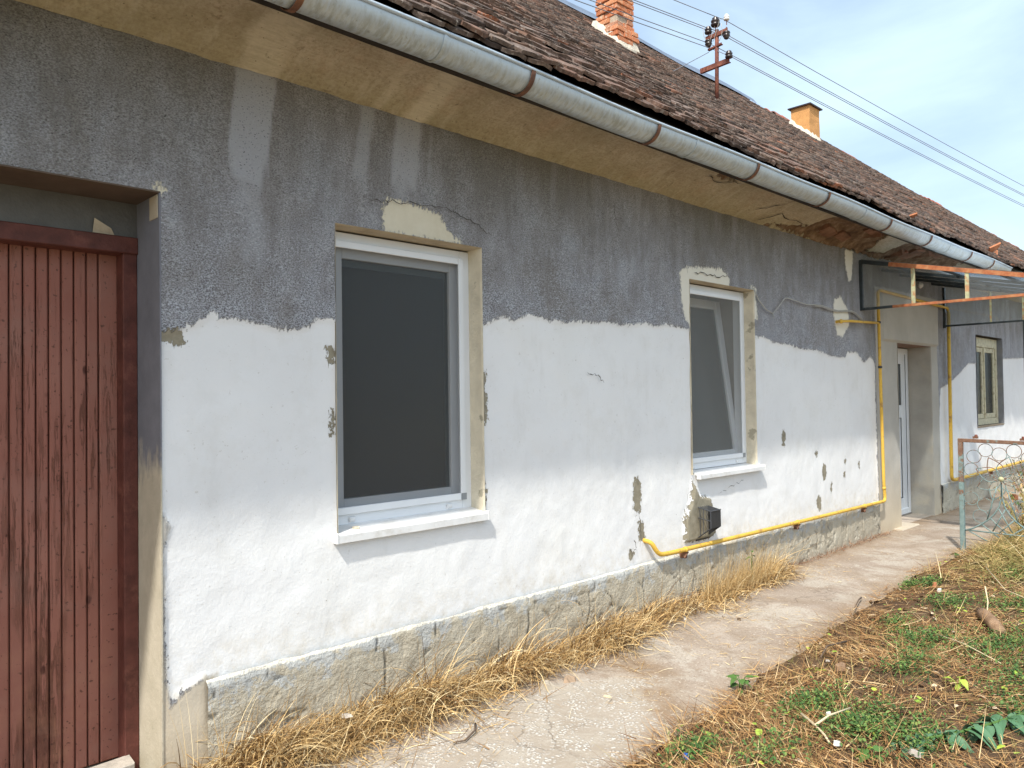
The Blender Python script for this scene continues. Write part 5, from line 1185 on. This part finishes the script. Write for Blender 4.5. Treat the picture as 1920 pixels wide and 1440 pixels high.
# ------------------------------------------------------------------ individual small things on the ground
def gh(x, y): return float(gz(np.array(float(x)), np.array(float(y))))
def leaf_mesh(L, W, droop=.3, cup=.15, lobes=0):
    u = np.linspace(0, 1, 8); vs = []; fs = []
    for t in u:
        w = W*math.sin(pi*min(1, t*.93+.07)**.75)*(1-.25*t)+.001
        if t == 1: w = .001
        zc = -droop*L*t*t
        for s in (-1, -.5, 0, .5, 1): vs.append((t*L, s*w, zc+abs(s)*w*cup+.002*math.sin(t*17+s*5)))
    for k in range(7):
        for s in range(4): a = k*5+s; fs.append((a, a+5, a+6, a+1))
    return MB().add(vs, fs)
def plant(x, y, n, L, W, mat, label, name, cat, h=.05, seed=1, spread=1.0):
    r = random.Random(seed); z = gh(x, y) if y < float(path_edge(x)) else 0.0
    t = tag(empty(name, (x, y, z)), label, cat)
    for k in range(n):
        a = 2*pi*k/n*1.0+r.uniform(-.5, .5); hh = h*r.uniform(.4, 1.2); rr = spread*L*r.uniform(.1, .8)
        bx, by = rr*cos(a), rr*sin(a)
        MB().tube([(0, 0, 0), (bx*.5, by*.5, hh*.8), (bx, by, hh)], .0018, 5).build('stem', mat, t)
        o = leaf_mesh(L*r.uniform(.7, 1.1), W*r.uniform(.7, 1.1), r.uniform(.1, .5)).build('leaf', mat, t, True)
        o.location = (bx, by, hh); o.rotation_euler = (r.uniform(-.4, .4), r.uniform(-.2, .3), a)
    return t
plant(3.66, -1.19, 13, .052, .019, GREEN, 'small broad-leaved green weed at the edge of the concrete path', 'weed', 'plant', .07, 3)
plant(3.28, -2.0, 6, .06, .024, GREEN, 'little green seedling right of the crossed pale sticks', 'weed', 'plant', .05, 8)
plant(4.35, -2.02, 6, .055, .022, LIME, 'yellow-green leafy weed in the straw left of the wilted sprig', 'weed', 'plant', .05, 5)
plant(7.95, -.99, 5, .04, .018, GREEN, 'tiny green weed at the foot of the iron panel post', 'weed', 'plant', .05, 6)
plant(4.15, -1.36, 3, .05, .022, LIME, 'lone bright green leaf tuft beside the path edge', 'weed', 'plant', .02, 11)
plant(5.72, -.14, 3, .05, .016, GREEN, 'small green weed sprouting beneath the gas pipe', 'weed', 'plant', .28, 12, .3)
# wilted sprig, bottom right
sg = tag(empty('wilted_sprig', (3.75, -2.25, gh(3.75, -2.25))), 'wilted leafy green sprig lying on the straw at the bottom right', 'plant')
spine = [(-.27, .22, .03), (-.16, .15, .045), (-.05, .08, .05), (.10, .0, .06), (.28, -.06, .06), (.5, -.12, .05)]
MB().tube(smooth_path(spine, .05), [.007]*len(smooth_path(spine, .05)), 6).build('stem', GREEN, sg, True)
r = random.Random(4)
for k in range(38):
    t = k/37; i0 = min(4, int(t*5)); f = t*5-i0; p = Vector(spine[i0]).lerp(Vector(spine[i0+1]), min(1, f))
    o = leaf_mesh(r.uniform(.06, .13), r.uniform(.016, .034), r.uniform(.4, 1.1), r.uniform(.3, .9)).build('leaf', SPRIG, sg, True)
    o.location = p; o.rotation_euler = (r.uniform(-.5, .5), r.uniform(-.15, .35), r.uniform(-pi, pi))
def stick(pts, rad, mat, label, name='stick', cat='stick', n=7):
    P = [(x, y, (gh(x, y) if y < float(path_edge(x)) else .002)+z) for x, y, z in pts]
    rs = [rad*(1-.35*k/(len(P)-1)) for k in range(len(P))]
    return tag(MB().tube(P, rs, n).build(name, mat, None, True), label, cat)
stick([(3.44,-1.62,.05),(3.38,-1.70,.045),(3.30,-1.79,.04),(3.26,-1.83,.03)], .0065, STICK, 'pale dry stick lying in the straw, lower of a crossed pair')
stick([(3.34,-1.73,.05),(3.44,-1.75,.07),(3.60,-1.78,.08)], .0055, STICK, 'pale dry stick crossing over another, pointing right')
stick([(2.42,-.50,.012),(2.36,-.565,.018),(2.27,-.60,.01),(2.22,-.575,.01)], .005, TWIG, 'bent dark twig lying on the stony concrete')
stick([(5.9,-.93,.02),(5.75,-.97,.04),(5.55,-1.02,.03)], .006, TWIG, 'dark twig at the far path edge')
stick([(4.75,-1.30,.05),(4.5,-1.28,.06),(4.3,-1.33,.05)], .006, TWIG, 'dark twig in the straw near the middle of the yard edge')
stick([(5.9,-1.75,.22),(5.88,-1.77,.12),(5.72,-1.80,.05)], .005, STICK, 'white bare stem arching up beside the log')
stick([(5.35,-1.50,.05),(5.05,-1.85,.06),(4.8,-2.1,.05)], .0035, STICK, 'long thin straw-coloured stalk lying across the yard')
stick([(7.3,-1.4,.06),(6.6,-1.7,.07),(5.9,-2.3,.08)], .004, STICK, 'long pale stalk lying near the grass heap')
# log
lg_ = MB(); P = [(5.92,-1.73,.045),(5.80,-1.79,.05),(5.66,-1.87,.05),(5.54,-1.93,.045)]
P = [Vector((x-.05, y, gh(x, y)+z)) for x, y, z in P]
lo = tag(MB().tube(P, [.036, .040, .039, .034], 12).build('log', BARK, None, True), 'short thick brown log lying in the green weeds', 'log')
def shard(x, y, s, mat, label, name, cat, flat=.35, seed=0, dz=.02):
    r = random.Random(seed); n = 6; z = (gh(x, y) if y < float(path_edge(x)) else 0)+dz
    a = [2*pi*k/n+r.uniform(-.3, .3) for k in range(n)]; rr = [s*r.uniform(.6, 1) for _ in range(n)]
    vs = [(rr[k]*cos(a[k]), rr[k]*.6*sin(a[k]), -s*flat) for k in range(n)]+[(rr[k]*.8*cos(a[k]), rr[k]*.5*sin(a[k]), s*flat*r.uniform(.6, 1.1)) for k in range(n)]
    fs = [tuple(range(n))[::-1], tuple(range(n, 2*n))]+[(k, (k+1) % n, (k+1) % n+n, k+n) for k in range(n)]
    o = MB().add(vs, fs).build(name, mat); o.location = (x, y, z); o.rotation_euler = (r.uniform(-.2, .2), r.uniform(-.2, .2), r.uniform(0, 3)); return tag(o, label, cat)
shard(4.24, -1.47, .065, BARK, 'curled brown piece of bark in the straw', 'bark_piece', 'bark', .18, 2, .04)
shard(4.32, -1.36, .02, GREYWOOD, 'small pale wood splinter beside the bark piece', 'splinter', 'wood', .2, 3, .03)
shard(2.78, -1.43, .022, BLUECAP, 'bright blue scrap of plastic in the straw at the bottom', 'plastic_scrap', 'litter', .4, 4, .03)
shard(3.50, -1.72, .018, STONE, 'white pebble beside the crossed pale sticks', 'pebble', 'stone', .5, 5, .05)
shard(3.26, -1.86, .020, STONE, 'cream stone chip below the crossed sticks', 'pebble', 'stone', .5, 6, .04)
shard(4.58, -.25, .018, STONE, 'small white stone on the path beside the straw', 'pebble', 'stone', .5, 7, .01)
shard(4.83, -.52, .026, TWIG, 'dark clump of dried mud on the middle of the path', 'mud_clump', 'mud', .35, 8, .006)
shard(1.93, -.16, .045, GREYWOOD, 'pale wood chip on the dry grass by the wall', 'wood_chip', 'wood', .15, 9, .10)
shard(3.13, -.73, .028, STICK, 'cream leaf-shaped chip on the stony concrete', 'wood_chip', 'wood', .15, 10, .006)
shard(3.0, -.42, .07, m_plain('grey_loose_stone', (.42, .37, .30), .15, 15, .9), 'rounded grey stone at the edge of the dry grass', 'stone', 'stone', .35, 14, .01)
shard(3.16, -.44, .045, m_plain('brown_loose_stone', (.40, .29, .20), .15, 15, .9), 'brown stone lump beside the rounded grey stone', 'stone', 'stone', .45, 15, .01)
shard(6.60, -1.22, .045, SHARD, 'orange clay shard in the rubble at the path edge', 'clay_shard', 'rubble', .4, 16, .04)
shard(6.45, -1.30, .028, STONE, 'white plaster lump next to the orange clay shard', 'plaster_lump', 'rubble', .4, 17, .04)
shard(12.9, -.35, .09, SHARD, 'red brick piece by the far wall beyond the iron panel', 'brick_piece', 'rubble', .5, 18, .03)
shard(13.2, -.5, .07, SHARD, 'smaller red brick piece lying further along the far wall', 'brick_piece', 'rubble', .5, 19, .03)
shard(3.42, -2.12, .035, GREYWOOD, 'whitish crumpled scrap beside the wilted sprig', 'paper_scrap', 'litter', .3, 20, .04)
# plank at the foot of the red door
o = MB().bbox(-.30, .30, -.045, .045, -.012, .012, .004).build('loose_plank', GREYWOOD); o.location = (.82, .235, .022); o.rotation_euler = (.05, -.06, -.06)
tag(o, 'weathered grey plank lying across the foot of the red-brown door', 'plank')
# tall weeds beyond the iron panel
def tall_weed(x, y, h, lab, seed):
    r = random.Random(seed); t = tag(empty('tall_weed', (x, y, gh(x, y) if y < -1 else 0)), lab, 'plant', 'tall weeds beyond the iron panel')
    for k in range(7):
        a = r.uniform(-pi, pi); l = h*r.uniform(.6, 1.05); pts = [(0, 0, 0), (cos(a)*.05, sin(a)*.05, l*.4), (cos(a)*.14, sin(a)*.14, l*.75), (cos(a)*.24, sin(a)*.24, l)]
        MB().tube(pts, [.005, .004, .003, .002], 5).build('stem', YGREEN if k % 2 else RUSTLEAF, t)
        lv_ = MB()
        for q in range(26):
            tt_ = r.uniform(.15, 1); ax = r.uniform(-pi, pi); Lf = r.uniform(.02, .05); px_, py_, pz_ = cos(a)*.24*tt_**1.4, sin(a)*.24*tt_**1.4, l*tt_
            dx, dy = cos(ax)*Lf, sin(ax)*Lf
            lv_.add([(px_, py_, pz_), (px_+dx*.5-dy*.2, py_+dy*.5+dx*.2, pz_+.01), (px_+dx, py_+dy, pz_-.02), (px_+dx*.5+dy*.2, py_+dy*.5-dx*.2, pz_+.01)], [(0, 1, 2, 3)])
        lv_.build('foliage', YGREEN if r.random() < .5 else (GREEN if r.random() < .6 else STRAW), t)
tall_weed(9.35, -1.24, .62, 'tall brownish weed nearest the far side of the iron panel', 1)
tall_weed(10.3, -1.10, .80, 'tallest green-brown weed at the right edge behind the panel', 2)
tall_weed(8.75, -1.34, .50, 'bushy weed growing through the right half of the iron panel', 3)
tall_weed(12.3, -.72, .6, 'far weed clump standing before the far wall', 4)
tall_weed(8.95, -1.42, .62, 'dense weed at the right edge of the picture above the grass heap', 5)
